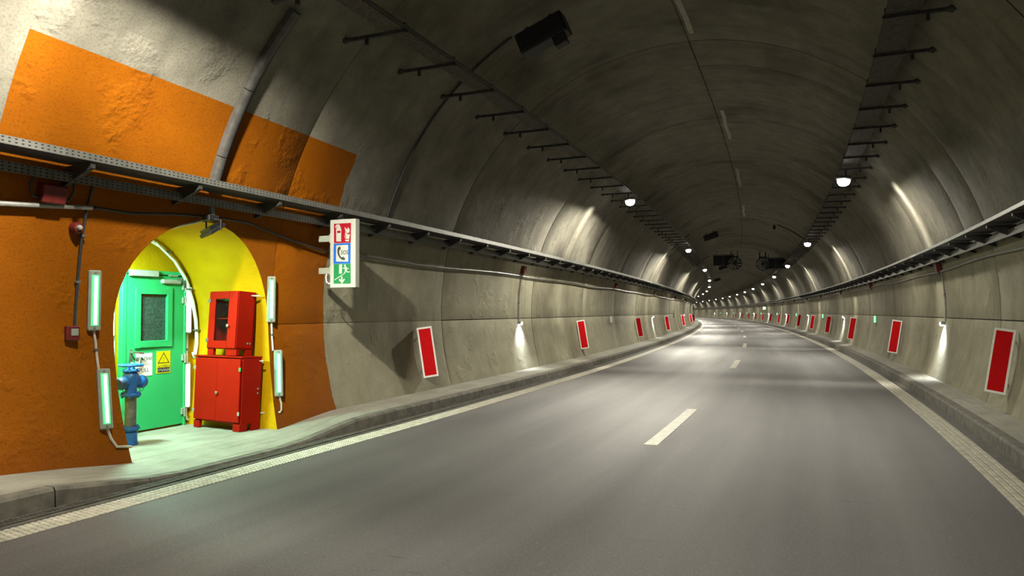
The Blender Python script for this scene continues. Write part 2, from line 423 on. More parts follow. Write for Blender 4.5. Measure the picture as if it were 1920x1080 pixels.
# niche opening: arch outline in (s, q), cut through the panel of the left wall
NS, NQ, NR = 6.975, 1.50, 1.245
def arch_outline(n=26, grow=0.0):
    pts = [(5.755-grow, -.02), (5.745-grow, .45), (5.735-grow, .9), (5.73-grow, 1.25)]
    for i in range(n+1):
        a = PI-PI*i/n; pts.append((NS+(NR+grow)*math.cos(a), NQ+(NR*1.02+grow)*math.sin(a)))
    pts += [(8.22+grow, 1.25), (8.20+grow, .9), (8.15+grow, .45), (8.075+grow, -.02)]
    return pts
AR = arch_outline()
def rect_project(pt, s0, s1, q0, q1, frac):          # matching point on the panel border
    c = (NS, .9); dx, dy = pt[0]-c[0], pt[1]-c[1]
    if pt[1] <= 0: return (s0 if dx < 0 else s1, q0)
    ts = []
    if dx > 1e-6: ts.append((s1-c[0])/dx)
    if dx < -1e-6: ts.append((s0-c[0])/dx)
    if dy > 1e-6: ts.append((q1-c[1])/dy)
    if dy < -1e-6: ts.append((q0-c[1])/dy)
    t = min(ts); return (c[0]+dx*t, c[1]+dy*t)
def niche_panel():
    s0, s1, q0, q1 = J[4]+.008, J[5]-.008, -.02, QT-.005
    inner = list(AR); outer = [rect_project(p, s0, s1, q0, q1, 0) for p in inner]
    # make sure both upper corners are on the border loop
    for cs, cq in ((s0, q1), (s1, q1)):
        k = min(range(len(outer)), key=lambda i: (outer[i][0]-cs)**2+(outer[i][1]-cq)**2); outer[k] = (cs, cq)
    K = 10; vs = []; uv = []
    for k in range(K+1):
        t = k/K
        for (a, b), (c, d) in zip(inner, outer):
            s = a+(c-a)*t; q = b+(d-b)*t
            vs.append(W(s, wp(q, -1), q)); uv.append((s, varc(q, -1)))
    n = len(inner)
    fs = [(k*n+i, k*n+i+1, (k+1)*n+i+1, (k+1)*n+i) for k in range(K) for i in range(n-1)]
    # turned-back outer edge of the panel
    for i, (c, d) in enumerate(outer): vs.append(W(c, wp(d, -1)-.035, d)); uv.append((c, varc(d, -1)))
    fs += [(K*n+i, K*n+i+1, (K+1)*n+i+1, (K+1)*n+i) for i in range(n-1)]
    MB().add(vs, fs, uv).build('lining_panel', M['wall'], wall_left, True, False)
niche_panel()
PB = -6.42                                           # back wall of the niche
wall_niche = structure(empty('wall_niche'))
n = len(AR); vs = []; uv = []
for k in range(9):
    t = k/8
    for s, q in AR:
        p = wp(q, -1)-.0005; vs.append(W(s, p+(PB-p)*t, q)); uv.append((s, q))
MB().add(vs, [(k*n+i, k*n+i+1, (k+1)*n+i+1, (k+1)*n+i) for k in range(8) for i in range(n-1)], uv).build('niche_vault', M['yellow'], wall_niche, True, False)
mb = MB(); mb.add([W(s, PB, q) for s, q in AR], [tuple(range(n))], AR); mb.build('niche_back', M['yellow'], wall_niche, False, False)

# ---------------------------------------------------------------- road, gutters, kerbs, walkways
def lerp_tab(tab, s):
    if s <= tab[0][0]: return tab[0][1]
    for (a, x), (b, y) in zip(tab, tab[1:]):
        if s <= b: return x+(y-x)*(s-a)/(b-a)
    return tab[-1][1]
KERB_L = [(4.35, .18), (5.6, .03), (7.6, .03), (8.95, .17), (9.6, .18)]
WALL_L = [(4.2, .23), (4.94, .17), (5.75, .085), (8.1, .095), (9.4, .20)]
kl = lambda s: lerp_tab(KERB_L, s); wl = lambda s: lerp_tab(WALL_L, s)
PKL, PKR = -4.08, 3.86
def road_grid():
    ps = [PKL-.02, -3.0, -1.5, 0, 1.5, 3.0, PKR+.02]; n = int((SEND-SBACK)/1.0); vs = []; uv = []
    for i in range(n+1):
        s = SBACK+(SEND-SBACK)*i/n
        for p in ps: vs.append(W(s, p, 0)); uv.append((s, p))
    m = len(ps)
    return MB().add(vs, [(i*m+j, i*m+j+1, (i+1)*m+j+1, (i+1)*m+j) for i in range(n) for j in range(m-1)], uv)
road = structure(road_grid().build('road', M['asphalt'], None, False, False))
MB().sweep([(PKR+.0, .004), (PKR-.13, .004), (PKR-.13, -.02), (PKR, -.02)], -6, SEND, 1.0).build('gutter', M['gutter'], road)
MB().sweep([(PKL, .004), (PKL+.22, .004), (PKL+.22, -.02), (PKL, -.02)], -6, SEND, 1.0).build('gutter', M['gutter'], road)
for p0, p1 in ((-3.82, -3.53), (3.42, 3.71)):
    MB().sweep([(p0, -.01), (p0, .004), (p1, .004), (p1, -.01)], -6, 20, .75).build('edge_line', M['worn_line'], road)
    MB().sweep([(p0, -.01), (p0, .004), (p1, .004), (p1, -.01)], 20, SEND, .75).build('edge_line', M['line'], road)
    mb = MB(); s = 3.0; k = 0
    while s < 20:
        for c in range(4):
            a = p0+(p1-p0)*c/4+.006; b = p0+(p1-p0)*(c+1)/4-.006; sh = .026*(c % 2)+.012*c
            x = [W(s+sh, a, .003), W(s+sh, b, .003), W(s+sh+.036, b, .003), W(s+sh+.036, a, .003),
                 W(s+sh+.008, a+.006, .012), W(s+sh+.008, b-.006, .012), W(s+sh+.028, b-.006, .012), W(s+sh+.028, a+.006, .012)]
            mb.add(x, [(4, 5, 6, 7), (0, 1, 5, 4), (1, 2, 6, 5), (2, 3, 7, 6), (3, 0, 4, 7)])
        s += .052+(.02 if s > 15 else 0)
    tag(mb.build('rumble_rib', M['line'], road, False, False), kind='stuff')
for s0, s1 in ((9.25, 12.9), (22.7, 26.6), (36.3, 40.4), (49.6, 53.6), (63.2, 67.2), (76.8, 80.8), (90.4, 94.4), (104, 108)):
    MB().sweep([(-.115, -.01), (-.115, .005), (.055, .005), (.055, -.01)], s0, s1, .8).build('lane_dash', M['line'], road)
# slot drain along the left kerb
mb = MB(); s = 2.5
while s < 22:
    a = [W(s, PKL+.03, .004), W(s+.016, PKL+.03, .004), W(s+.016+.02, PKL+.14, .004), W(s+.02, PKL+.14, .004)]
    mb.add(a+[v+Vector((0, 0, .010)) for v in a], [(4, 5, 6, 7), (0, 1, 5, 4), (1, 2, 6, 5), (2, 3, 7, 6), (3, 0, 4, 7)]); s += .04
mb.sweep([(PKL+.14, .004), (PKL+.14, .018), (PKL+.155, .018), (PKL+.155, .004)], 2.5, 22, .75)
mb.sweep([(PKL+.015, .004), (PKL+.015, .016), (PKL+.03, .016), (PKL+.03, .004)], 2.5, 22, .75)
tag(mb.build('drain_grating', M['gutter'], road, False), kind='stuff')
# small pale litter specks on the gutter and road
def kerb_prof(side, hq):
    def f(s):
        h = hq(s); p = PKL if side < 0 else PKR; d = -1 if side < 0 else 1; c = min(.03, h*.5)
        return [(p, -.03), (p+d*.012, h-c), (p+d*.012+d*c*.7, h), (p+d*.15, h), (p+d*.15, -.03)]
    return f
kerb_l = structure(empty('kerb')); kerb_r = structure(empty('kerb.001'))
def kerb_row(par, side, hq, start):
    s = start
    while s < 48:
        g = .006; MB().sweep(kerb_prof(side, hq), s+g, s+1.0-g, .5).build('kerb_stone', M['kerb'], par); s += 1.0
    MB().sweep(kerb_prof(side, hq), s, SEND, 1.5).build('far_kerb', M['kerb'], par)
kerb_row(kerb_l, -1, kl, -5.65); kerb_row(kerb_r, 1, lambda s: .175, -5.3)
def walkway(name, side, hk, hw, s0, s1, extra=None):
    ss = []; s = s0
    while s < s1-1e-6:
        ss.append(s); s += .2 if 3 < s < 11 else .8
    ss.append(s1); vs = []; uv = []; NP = 7
    for s in ss:
        a = (PKL-.15) if side < 0 else (PKR+.15); b = wp(.2, side)+side*.06; ha, hb = hk(s), hw(s)
        for j in range(NP):
            t = j/(NP-1); p = a+(b-a)*t; q = ha+(hb-ha)*t-.003 if j == 0 else ha+(hb-ha)*t
            vs.append(W(s, p, q)); uv.append((s, p))
    fs = [(i*NP+j, i*NP+j+1, (i+1)*NP+j+1, (i+1)*NP+j) for i in range(len(ss)-1) for j in range(NP-1)]
    o = MB().add(vs, fs, uv).build(name, M['walk'], None, True, False); return structure(o)
walk_l = walkway('walkway', -1, kl, wl, -6, SEND); walk_r = walkway('walkway.001', 1, lambda s: .175, lambda s: .215, -6, SEND)
PWI = wp(.2, -1)-.06
MB().grid(14, 8, lambda a, b: W(5.70+2.50*a, PWI+(PB-.02-PWI)*b, wl(5.70+2.5*a)*(1-b)+.09*b), lambda a, b: (5.7+2.5*a, PWI+(PB-.02-PWI)*b)).build('niche_floor', M['walk'], walk_l, True, False)

# ---------------------------------------------------------------- green door in the niche
D = structure(at('door_1', 7.47, PB+.0, .09))
gd, YL, YR = M['green'], -.53, .53                    # door runs along local y, faces +x
MB().box((.035, YL+.035, 1.07), (.07, .07, 2.14), ch=.006).build('jamb', gd, D)
MB().box((.035, YR-.02, 1.07), (.07, .04, 2.14), ch=.006).build('jamb', gd, D)
MB().box((.035, 0, 2.12), (.07, 1.06, .05), ch=.006).build('lintel', gd, D)
leaf = MB(); y0, y1 = YL+.075, YR-.042; wy0, wy1, wz0, wz1 = -.25, .20, 1.20, 1.83   # leaf with a window hole
for c, d in (((.03, (y0+wy0)/2, 1.055), (.05, wy0-y0, 2.05)), ((.03, (wy1+y1)/2, 1.055), (.05, y1-wy1, 2.05)),
             ((.03, (wy0+wy1)/2, (.03+wz0)/2), (.05, wy1-wy0, wz0-.03)), ((.03, (wy0+wy1)/2, (wz1+2.08)/2), (.05, wy1-wy0, 2.08-wz1))):
    leaf.box(c, d)
leaf.build('leaf', gd, D)
fr = MB()
for c, d in (((.064, wy0-.035, (wz0+wz1)/2), (.022, .09, wz1-wz0+.18)), ((.064, wy1+.035, (wz0+wz1)/2), (.022, .09, wz1-wz0+.18)),
             ((.064, (wy0+wy1)/2, wz0-.04), (.022, wy1-wy0, .09)), ((.064, (wy0+wy1)/2, wz1+.04), (.022, wy1-wy0, .09))):
    fr.box(c, d, ch=.005)
wf = fr.build('window_frame', gd, D)
MB().box((.022, (wy0+wy1)/2, (wz0+wz1)/2), (.008, wy1-wy0, wz1-wz0)).build('pane', M['dark_glass'], D)
for z in (1.94, 1.75, .95, .20):
    MB().box((.07, YR-.045, z), (.03, .07, .09), ch=.004).ring([(.085, YR-.035, z-.075), (.085, YR-.035, z+.06)], .013, 8).build('hinge', M['fixture'], D)
hd = MB().box((.058, -.385, .985), (.012, .05, .23), ch=.004).build('handle_plate', M['dull_steel'], D)
MB().ring([(.06, -.385, 1.06), (.10, -.385, 1.065), (.11, -.30, 1.055), (.11, -.23, 1.045)], .013, 8).build('lever', M['chrome'], hd)
MB().ring([(.06, -.385, .93), (.09, -.37, .92), (.105, -.335, .90), (.105, -.30, .905), (.1, -.275, .95), (.1, -.265, .985)], .016, 8).build('grip', M['dull_steel'], hd)
cl = MB().box((.085, .235, 2.005), (.06, .32, .06), ch=.012).build('door_closer', M['white'], D)
MB().ring([(.12, .30, 2.04), (.155, .36, 2.05), (.12, .42, 2.0), (.085, .485, 1.93)], .011, 6).build('closer_arm', M['dull_steel'], cl)
MB().box((.076, .28, 2.088), (.012, .16, .022), ch=.003).build('closer_bracket', M['fixture'], D)
pn = tag(MB().box((.058, -.175, .89), (.004, .27, .30), ch=.001).build('pull_notice', M['plate_white'], D), 'white paper notice with two lines of writing')
rot_x = (PI/2, 0, PI/2)
text_mesh('lettering', 'ДРЪПНИ', .058, M['ink'], pn, (.0605, -.175, .965), rot_x)
text_mesh('lettering', 'PULL', .075, M['ink'], pn, (.0605, -.175, .815), rot_x)
MB().box((.0605, -.175, .893), (.001, .23, .003)).build('rule_line', M['ink'], pn)
yn = tag(MB().box((.058, .145, .905), (.004, .235, .30), ch=.001).build('warning_notice', M['sign_yellow'], D), 'yellow warning notice with black triangle')
P3 = lambda u, v, t: Vector((t, u, v))
tri = MB()
for a, b in (((.055, .895), (.235, .895)), ((.235, .895), (.145, 1.03)), ((.145, 1.03), (.055, .895))):
    a = Vector(a); b = Vector(b); d = (b-a).normalized()*.006; nn = Vector((-d.y, d.x))
    tri.prism([a-d-nn*.8, b+d-nn*.8, b+d+nn*.8, a-d+nn*.8], P3, .0602, .0612)
tri.prism([(.141, .975), (.149, .975), (.147, .94), (.143, .94)], P3, .0602, .0612).prism([(.141, .925), (.149, .925), (.149, .917), (.141, .917)], P3, .0602, .0612)
tri.build('warning_triangle', M['ink'], yn)
MB().box((.0607, .145, .815), (.001, .205, .092)).build('text_block', M['ink'], yn)
text_mesh('lettering', 'ВНИМАНИЕ', .038, M['sign_yellow'], yn, (.062, .145, .842), rot_x, sx=.95, bold=.0006)
text_mesh('lettering', 'СТЪПАЛА', .043, M['white'], yn, (.062, .145, .795), rot_x, sx=.98, bold=.0008)
# light bar over the door
lb = at('light_bar', 7.24, PB, 2.17, 'white box-shaped light bar fixed across the top of the green door frame', 'light')
MB().box((.095, 0, .02), (.05, .44, .085), ch=.006).build('housing', M['fixture'], lb)
MB().box((.123, 0, .02), (.008, .43, .075), ch=.003).build('diffuser', M['white'], lb)
nl = at('niche_lamp', 6.25, -5.78, 2.46, 'greenish white lamp on the niche vault, tucked behind the left edge of the arch', 'light')
MB().box((0, 0, 0), (.42, .10, .06), ch=.012).build('housing', M['fixture'], nl)
MB().box((0, 0, -.034), (.38, .07, .012), ch=.004).build('diffuser', M['bright_face'], nl)
NL = bpy.data.lights.new('niche_lamp_glow', 'AREA'); NL.shape = 'RECTANGLE'; NL.size = .38; NL.size_y = .07; NL.energy = NICHE_POWER; NL.color = TUBE_COLOR
no_ = bpy.data.objects.new('niche_lamp_glow', NL); col.objects.link(no_); no_.parent = nl; no_.location = (0, 0, -.05); no_.rotation_euler = (.3, 0, 0)

# ---------------------------------------------------------------- tube lights round the niche
def tube_light(s, p, q0, q1, label, turn=0.0, beta=0.0, lean=0.0, bright=False, wdt=.125):
    """wall light whose face looks along local +x; s, p, q0 = foot of the fixture"""
    L = q1-q0
    t = empty('tube_light', W(s, p, q0), (lean, beta, head(s)+turn), label, 'light', 'tube lights around the yellow niche')
    MB().box((.03, 0, L/2), (.06, wdt, L), ch=.012).build('housing', M['fixture'], t)
    if bright: MB().box((.063, 0, L/2), (.012, wdt-.02, L-.05), ch=.005).build('diffuser', M['bright_face'], t)
    else: MB().box((.061, 0, L/2), (.008, wdt-.05, L-.10), ch=.003).build('diffuser', M['tube_face'], t)
    MB().box((.068, 0 if bright else .004, L/2), (.008, .028, L-.13), ch=.003).build('tube', M['tube'], t)
    for z in (.03, L-.03):
        MB().box((.062, 0, z), (.006, .02, .02), ch=.002).build('clip', M['dull_steel'], t)
    return t
# face of outer lights: turned towards the oncoming traffic a little
tube_light(5.47, wp(1.48, -1)+.005, 1.48, 2.11, 'tube light on the orange wall left of the niche, the upper of two', -.35, tilt(1.8, -1))
tube_light(5.515, wp(.46, -1)+.005, .455, 1.085, 'leaning tube light on the orange wall left of the niche, the lower of two', -.35, tilt(.77, -1), 0)
tube_light(8.27, wp(1.53, -1)+.005, 1.53, 2.165, 'tube light on the orange wall right of the niche, the upper of two', -.75, tilt(1.85, -1), 0, False, .115)
tube_light(8.27, wp(.51, -1)+.005, .51, 1.15, 'leaning tube light on the orange wall right of the niche, the lower of two', -.75, tilt(.82, -1), 0, False, .115)
tube_light(8.06, PB+.01, 1.37, 2.05, 'bright tube light inside the niche right of the door, above', -.45, 0, 0, True)
tube_light(8.05, PB+.01, .32, .965, 'tube light inside the niche right of the door, below', -.45, 0, 0, True)
tube_light(6.77, PB+.01, 1.355, 2.0, 'bright tube light inside the niche left of the door, above', -.45, 0, 0, True)
tube_light(6.79, PB+.01, .33, .97, 'tube light inside the niche left of the door, below, half hidden', -.45)
def pipe(name, pts, r, mat, label, cat='pipe', n=8, clips=()):
    o = empty(name, pts[0], (0, 0, 0), label, cat)
    b = Vector(pts[0])
    MB().ring([Vector(p)-b for p in pts], r, n).build('pipe', mat, o, True)
    for c in clips: MB().box(Vector(c)-b, (r*3, r*3, .025), ch=.003).build('clip', M['dull_steel'], o)
    return o
LW = lambda s, q, off=.02: W(s, wp(q, -1)+off, q)
pipe('conduit', [LW(5.47, 1.49), LW(5.49, 1.36), LW(5.5, 1.2), LW(5.51, 1.08)], .013, M['beige_pipe'], 'beige conduit linking the two tube lights left of the niche', clips=[LW(5.495, 1.28)])
pipe('conduit', [LW(5.53, .46), LW(5.55, .36), LW(5.60, .27), LW(5.70, .255), W(5.78, -4.86, .24), W(5.86, -5.05, .2), W(6.0, -5.3, .14)], .014, M['beige_pipe'], 'beige conduit curving from the lowest left tube light to the niche floor')
pipe('conduit', [LW(8.27, 1.54), LW(8.27, 1.35), LW(8.27, 1.14)], .012, M['white_pipe'], 'pale conduit linking the two tube lights right of the niche', clips=[LW(8.27, 1.36)])
pipe('conduit', [LW(8.27, .52), LW(8.28, .42), LW(8.26, .34), LW(8.22, .31), W(8.12, -5.1, .30), W(8.1, -5.2, .30)], .013, M['beige_pipe'], 'beige conduit bending from the lower right tube light behind the red cabinet')
IN = lambda s, q, p=PB+.04: W(s, p, q)
pipe('conduit', [IN(8.06, 1.38), IN(8.06, 1.2), IN(8.06, .96)], .013, M['white_pipe'], 'white conduit between the two tube lights right of the green door', clips=[IN(8.06, 1.15)])
pipe('conduit', [IN(8.05, .33), IN(8.05, .22), IN(8.07, .16), IN(8.12, .14), IN(8.17, .15)], .014, M['white_pipe'], 'white conduit elbow under the lower tube light beside the door')
pipe('conduit', [IN(6.83, 1.36), IN(6.83, .97)], .013, M['white_pipe'], 'white conduit between the two tube lights left of the green door')
apts = [(6.55, 2.70), (6.95, 2.74), (7.25, 2.70), (7.50, 2.60), (7.76, 2.42), (7.96, 2.18), (8.10, 1.85), (8.16, 1.6), (8.18, 1.4), (8.18, 1.25), (8.15, 1.1)]
pipe('conduit', [W(s, PB+.10, q-.03) for s, q in apts], .026, M['white_pipe'], 'thick white conduit curving over the yellow niche above the door', clips=[W(7.62, PB+.1, 2.50), W(8.03, PB+.1, 2.0), W(8.165, PB+.1, 1.42)])
pipe('conduit', [W(7.4, PB+.14, 2.60), W(7.72, PB+.14, 2.38), W(7.90, PB+.14, 2.18), W(8.0, PB+.12, 2.06)], .014, M['white_pipe'], 'thin white conduit running beside the thick arched one down to a tube light')
pipe('conduit', [IN(8.16, 1.10), IN(8.18, 1.05), IN(8.20, 1.02)], .014, M['white_pipe'], 'short white conduit elbow behind the upper red cabinet')
tb = at('terminal_box', 6.69, PB+.005, .93, 'grey terminal strip with pale round knobs left of the green door', 'box')
MB().box((.03, .03, .13), (.06, .13, .30), ch=.006).build('body', M['fixture'], tb)
for k in range(4): MB().lathe([(.001, 0), (.02, 0), (.024, .015), (.018, .03), (.001, .032)], Matrix.Translation((.06, .0, .03+.067*k)) @ Matrix.Rotation(PI/2, 4, 'Y'), 10).build('knob', M['white'], tb)

# ---------------------------------------------------------------- red cabinets in the niche
def Mloc(s, p, q): return W(s, p, q)
CT = -0.165; LEAN = -0.038
cab = empty('hose_cabinet', W(7.72, -5.135, .092), (LEAN, 0, head(7.7)+CT), 'wide red metal floor cabinet with two doors standing in the yellow niche', 'cabinet')
# local: x from -0.96 to 0 (front face), y depth 0..0.34, z up
W_, Dp, Hh = .96, .33, .99
MB().box((-W_/2, Dp/2+.012, .10+(Hh-.10)/2), (W_, Dp-.024, Hh-.10), ch=.006).build('body', M['red'], cab)
MB().box((-W_/2, Dp/2, Hh-.008), (W_+.014, Dp+.012, .02), ch=.004).build('top', M['red'], cab)
for i, (a, b) in enumerate(((-W_+.012, -W_/2-.003), (-W_/2+.003, -.012))):
    d = MB().box(((a+b)/2, -.002, .115+.425), (b-a, .022, .835), ch=.005).build('door', M['red'], cab)
    if i == 1: MB().lathe([(.001, 0), (.012, 0), (.014, .012), (.022, .022), (.022, .032), (.001, .038)], Matrix.Translation((a+.03, -.012, .50)) @ Matrix.Rotation(PI/2, 4, 'X'), 12).build('knob', M['chrome'], d)
for x in (-W_+.01, -.01):
    for z in (.24, .82):
        tag(MB().box((x, -.016, z), (.035, .012, .05), ch=.003).build('hinge', M['green'] if (x > -.1 and z > .5) else M['fixture'], cab))
for x0, x1 in ((-W_, -W_+.12), (-.14, 0)):
    MB().box(((x0+x1)/2, .03, .055), (x1-x0, .05, .10), ch=.004).build('foot', M['red'], cab)
for y0, y1 in ((.05, .13), (.2, .33)):
    MB().box((-.02, (y0+y1)/2, .055), (.04, y1-y0, .10), ch=.004).build('foot', M['red'], cab)
for z in (.50, .56): MB().lathe([(.001, 0), (.014, 0), (.014, .012), (.001, .016)], Matrix.Translation((.001, .27, z)) @ Matrix.Rotation(PI/2, 4, 'Y'), 10).build('rivet', M['chrome'], cab)
MB().ring([(.0, .29, .93), (.06, .31, .93)], .010, 6).build('wall_pin', M['white'], cab)
ux = empty('extinguisher_cabinet', cab.location + Matrix.Rotation(head(7.7)+CT, 3, 'Z') @ (Matrix.Rotation(LEAN, 3, 'X') @ Vector((-.145, .012, .999))), (LEAN-.03, 0, head(7.7)+CT), 'narrow red cabinet with a glazed door standing on top of the wide red cabinet', 'cabinet')
w2, d2, h2 = .60, .27, .87; z0 = .085
bx = MB()
bx.box((-w2/2, d2-.01, z0+(h2-z0)/2), (w2, .02, h2-z0)); bx.box((-.011, d2/2, z0+(h2-z0)/2), (.022, d2, h2-z0)); bx.box((-w2+.011, d2/2, z0+(h2-z0)/2), (.022, d2, h2-z0))
bx.box((-w2/2, d2/2, h2-.011), (w2+.006, d2+.006, .022), ch=.003); bx.box((-w2/2, d2/2, z0+.011), (w2, d2, .022))
bx.build('body', M['red'], ux)
fd = MB(); fx0, fx1, fz0, fz1 = -w2+.008, -.008, z0+.012, h2-.014
gx0, gx1, gz0, gz1 = fx0+.13, fx1-.175, fz0+.10, fz1-.09
fd.box(((fx0+gx0)/2, -.008, (fz0+fz1)/2), (gx0-fx0, .02, fz1-fz0), ch=.004).box(((fx1+gx1)/2, -.008, (fz0+fz1)/2), (fx1-gx1, .02, fz1-fz0), ch=.004)
fd.box(((gx0+gx1)/2, -.008, (fz0+gz0)/2), (gx1-gx0, .02, gz0-fz0)).box(((gx0+gx1)/2, -.008, (fz1+gz1)/2), (gx1-gx0, .02, fz1-gz1))
fdo = fd.build('door', M['red'], ux)
MB().box(((gx0+gx1)/2, -.006, (gz0+gz1)/2), (gx1-gx0, .004, gz1-gz0)).build('pane', M['glass'], fdo)
MB().lathe([(.001, 0), (.012, 0), (.015, .012), (.024, .024), (.022, .036), (.001, .042)], Matrix.Translation((gx1+.035, -.018, .40)) @ Matrix.Rotation(PI/2, 4, 'X'), 12).build('knob', M['chrome'], fdo)
for z in (.20, .74): MB().box((fx0+.004, -.02, z), (.045, .014, .05), ch=.003).build('hinge', M['dull_steel'], ux)
for x0, x1 in ((-w2, -w2+.12), (-.21, 0)): MB().box(((x0+x1)/2, .03, z0/2), (x1-x0, .05, z0), ch=.004).build('foot', M['red'], ux)
MB().box((-.02, d2-.06, z0/2), (.04, .10, z0), ch=.004).build('foot', M['red'], ux)
MB().box((-w2/2+.04, d2*.5, .50), (w2-.12, d2*.8, .012)).build('shelf', M['red'], ux)
for y in (.05, .09): MB().lathe([(.001, 0), (.014, 0), (.014, .01), (.001, .014)], Matrix.Translation((.0, .12+y, .17)) @ Matrix.Rotation(PI/2, 4, 'Y'), 8).build('rivet', M['chrome'], ux)
MB().ring([(.0, .2, .82), (.05, .22, .82), (.10, .26, .82)], .011, 6).build('wall_pin', M['white'], ux)

# ---------------------------------------------------------------- blue hydrant
H = at('fire_hydrant', 6.51, -5.71, .088, 'blue hydrant with a handwheel on a grey pipe in front of the green door', 'hydrant')
bl = M['blue']
base = MB().lathe([(.085, 0), (.088, .02), (.078, .05), (.076, .13), (.082, .15), (.066, .165), (.066, .185), (.105, .188), (.105, .215), (.07, .22)], n=24).build('base_socket', bl, H, True)
for k in range(6):
    a = k*PI/3+.3; MB().lathe([(.012, .172), (.012, .235)], Matrix.Translation((.088*math.cos(a), .088*math.sin(a), 0)), 6).build('bolt', bl, base)
MB().lathe([(.064, .22), (.064, .60)], n=20).build('riser_pipe', M['dull_steel'], H, True)
body = MB().lathe([(.07, .585), (.115, .59), (.115, .615), (.07, .62), (.066, .66), (.082, .76), (.095, .80), (.085, .845), (.055, .872), (.095, .875), (.095, .892), (.045, .90), (.035, .925), (.018, .93)], n=24).build('body', bl, H, True)
for k in range(6):
    a = k*PI/3+.2
    MB().lathe([(.013, .565), (.013, .635)], Matrix.Translation((.098*math.cos(a), .098*math.sin(a), 0)), 6).build('flange_bolt', bl, body)
    MB().lathe([(.010, .862), (.010, .908)], Matrix.Translation((.08*math.cos(a), .08*math.sin(a), 0)), 6).build('bonnet_bolt', bl, body)
for sg in (-1, 1):
    m = Matrix.Translation((.01, 0, .775)) @ Matrix.Rotation(sg*-(PI/2+.22), 4, 'X')
    o = MB().lathe([(.05, .02), (.056, .10), (.070, .105), (.070, .12)], m, 18).build('outlet', bl, H, True)
    MB().lathe([(.074, .118), (.078, .13), (.078, .165), (.066, .185), (.035, .192), (.03, .186), (.001, .186)] if sg < 0 else [(.076, .118), (.080, .13), (.078, .165), (.06, .195), (.03, .207), (.001, .209)], m, 20).build('cap', M['blue_dark'] if sg < 0 else bl, o, True)
    MB().ring([(.02, sg*.15, .70), (.03, sg*.155, .655), (.035, sg*.125, .63), (.03, sg*.10, .65), (.03, sg*.085, .69)] if sg > 0 else [(.02, sg*.14, .69), (.03, sg*.12, .62), (.03, sg*.09, .60)], .0045, 5).build('chain', M['dull_steel'], o)
MB().lathe([(.012, .915), (.012, .955)], n=10).build('stem', M['dull_steel'], H)
hw_ = MB(); NN = 28
pts = [(.125*math.cos(2*PI*k/NN), .125*math.sin(2*PI*k/NN), .948+.004*(k % 2)) for k in range(NN+1)]
hw_.ring(pts, [.014+.003*(k % 2) for k in range(NN+1)], 8, False)
for k in range(5):
    a = 2*PI*k/5; hw_.ring([(.02*math.cos(a), .02*math.sin(a), .948), (.122*math.cos(a), .122*math.sin(a), .948)], .010, 6)
hw_.lathe([(.03, .935), (.03, .963), (.012, .97)], n=12)
hw_.build('handwheel', bl, H, True)

# ---------------------------------------------------------------- floodlight hanging over the niche
FL = at('floodlight', 6.85, -4.80, 2.90, 'black floodlight hanging from the cable tray over the niche arch', 'light')
m = Matrix.Rotation(.5, 4, 'X') @ Matrix.Rotation(-.25, 4, 'Y')
MB().box((0, .02, -.25), (.20, .27, .045), m.to_3x3(), .008).build('body', M['black'], FL)
mb = MB()
for k in range(6): mb.box(Vector((0, .02, -.25))+m.to_3x3() @ Vector((0, -.1+.04*k, .04)), (.17, .008, .04), m.to_3x3())
mb.build('cooling_fin', M['black'], FL)
for x in (-.115, .115): MB().ring([(x, .03, -.25), (x, .03, -.13), (x*.3, .0, -.12)], .010, 6).build('yoke', M['black'], FL)
MB().box((-.02, 0, -.10), (.12, .16, .07), ch=.006).build('junction_box', M['black'], FL)
MB().box((0, 0, -.03), (.05, .06, .12), ch=.004).build('hanger', M['dull_steel'], FL)
pipe('cable', [W(6.86, -4.86, 2.83), W(6.8, -4.93, 2.76), W(6.68, -4.98, 2.72), W(6.55, -5.06, 2.675), W(6.4, -5.25, 2.60), W(6.3, -5.6, 2.52)], .012, M['white_pipe'], 'pale cable from the floodlight along the edge of the niche arch', 'cable')
pipe('cable', [W(6.88, -4.84, 2.84), W(6.83, -4.92, 2.77), W(6.70, -4.97, 2.735), W(6.58, -5.02, 2.70), W(6.46, -5.15, 2.64), W(6.36, -5.5, 2.56)], .010, M['fixture'], 'thin grey cable beside the pale one at the niche arch', 'cable')

# ---------------------------------------------------------------- alarm gear on the orange wall
sd = at('alarm_sounder', 5.20, wp(2.52, -1), 2.52, 'round red alarm sounder with white lens high on the orange wall', 'alarm', turn=-.2)
MB().lathe([(.001, 0), (.062, 0), (.066, .02), (.06, .06), (.044, .09), (.001, .095)], Matrix.Rotation(PI/2, 4, 'Y'), 20).build('body', M['red_dark'], sd, True)
MB().lathe([(.001, 0), (.026, 0), (.028, .02), (.018, .04), (.001, .045)], Matrix.Translation((.088, .0, 0)) @ Matrix.Rotation(PI/2, 4, 'Y'), 12).build('beacon_lens', M['white'], sd, True)
cp_ = at('call_point', 5.22, wp(1.46, -1), 1.46, 'small dark red manual call point box on the orange wall beside the tube light', 'alarm', turn=-.2)
MB().box((.035, 0, 0), (.07, .13, .15), ch=.01).build('body', M['red_dark'], cp_)
MB().box((.074, .01, .01), (.008, .07, .07), ch=.003).build('push_plate', M['fixture'], cp_)
pipe('conduit', [LW(5.30, 2.96, .03), LW(5.28, 2.7, .03), LW(5.27, 2.4, .03), LW(5.27, 2.0, .03), LW(5.26, 1.7, .03), LW(5.25, 1.54, .03)], .015, M['cable'], 'thin dark conduit down the orange wall from tray to call point', clips=[LW(5.27, 1.98, .03), LW(5.28, 2.45, .03)])
rb = at('relay_box', 4.86, wp(2.83, -1), 2.83, 'large red box tucked under the cable tray on the orange wall', 'box', beta=tilt(2.83, -1))
MB().box((.06, 0, 0), (.12, .24, .18), ch=.012).build('body', M['red_dark'], rb)
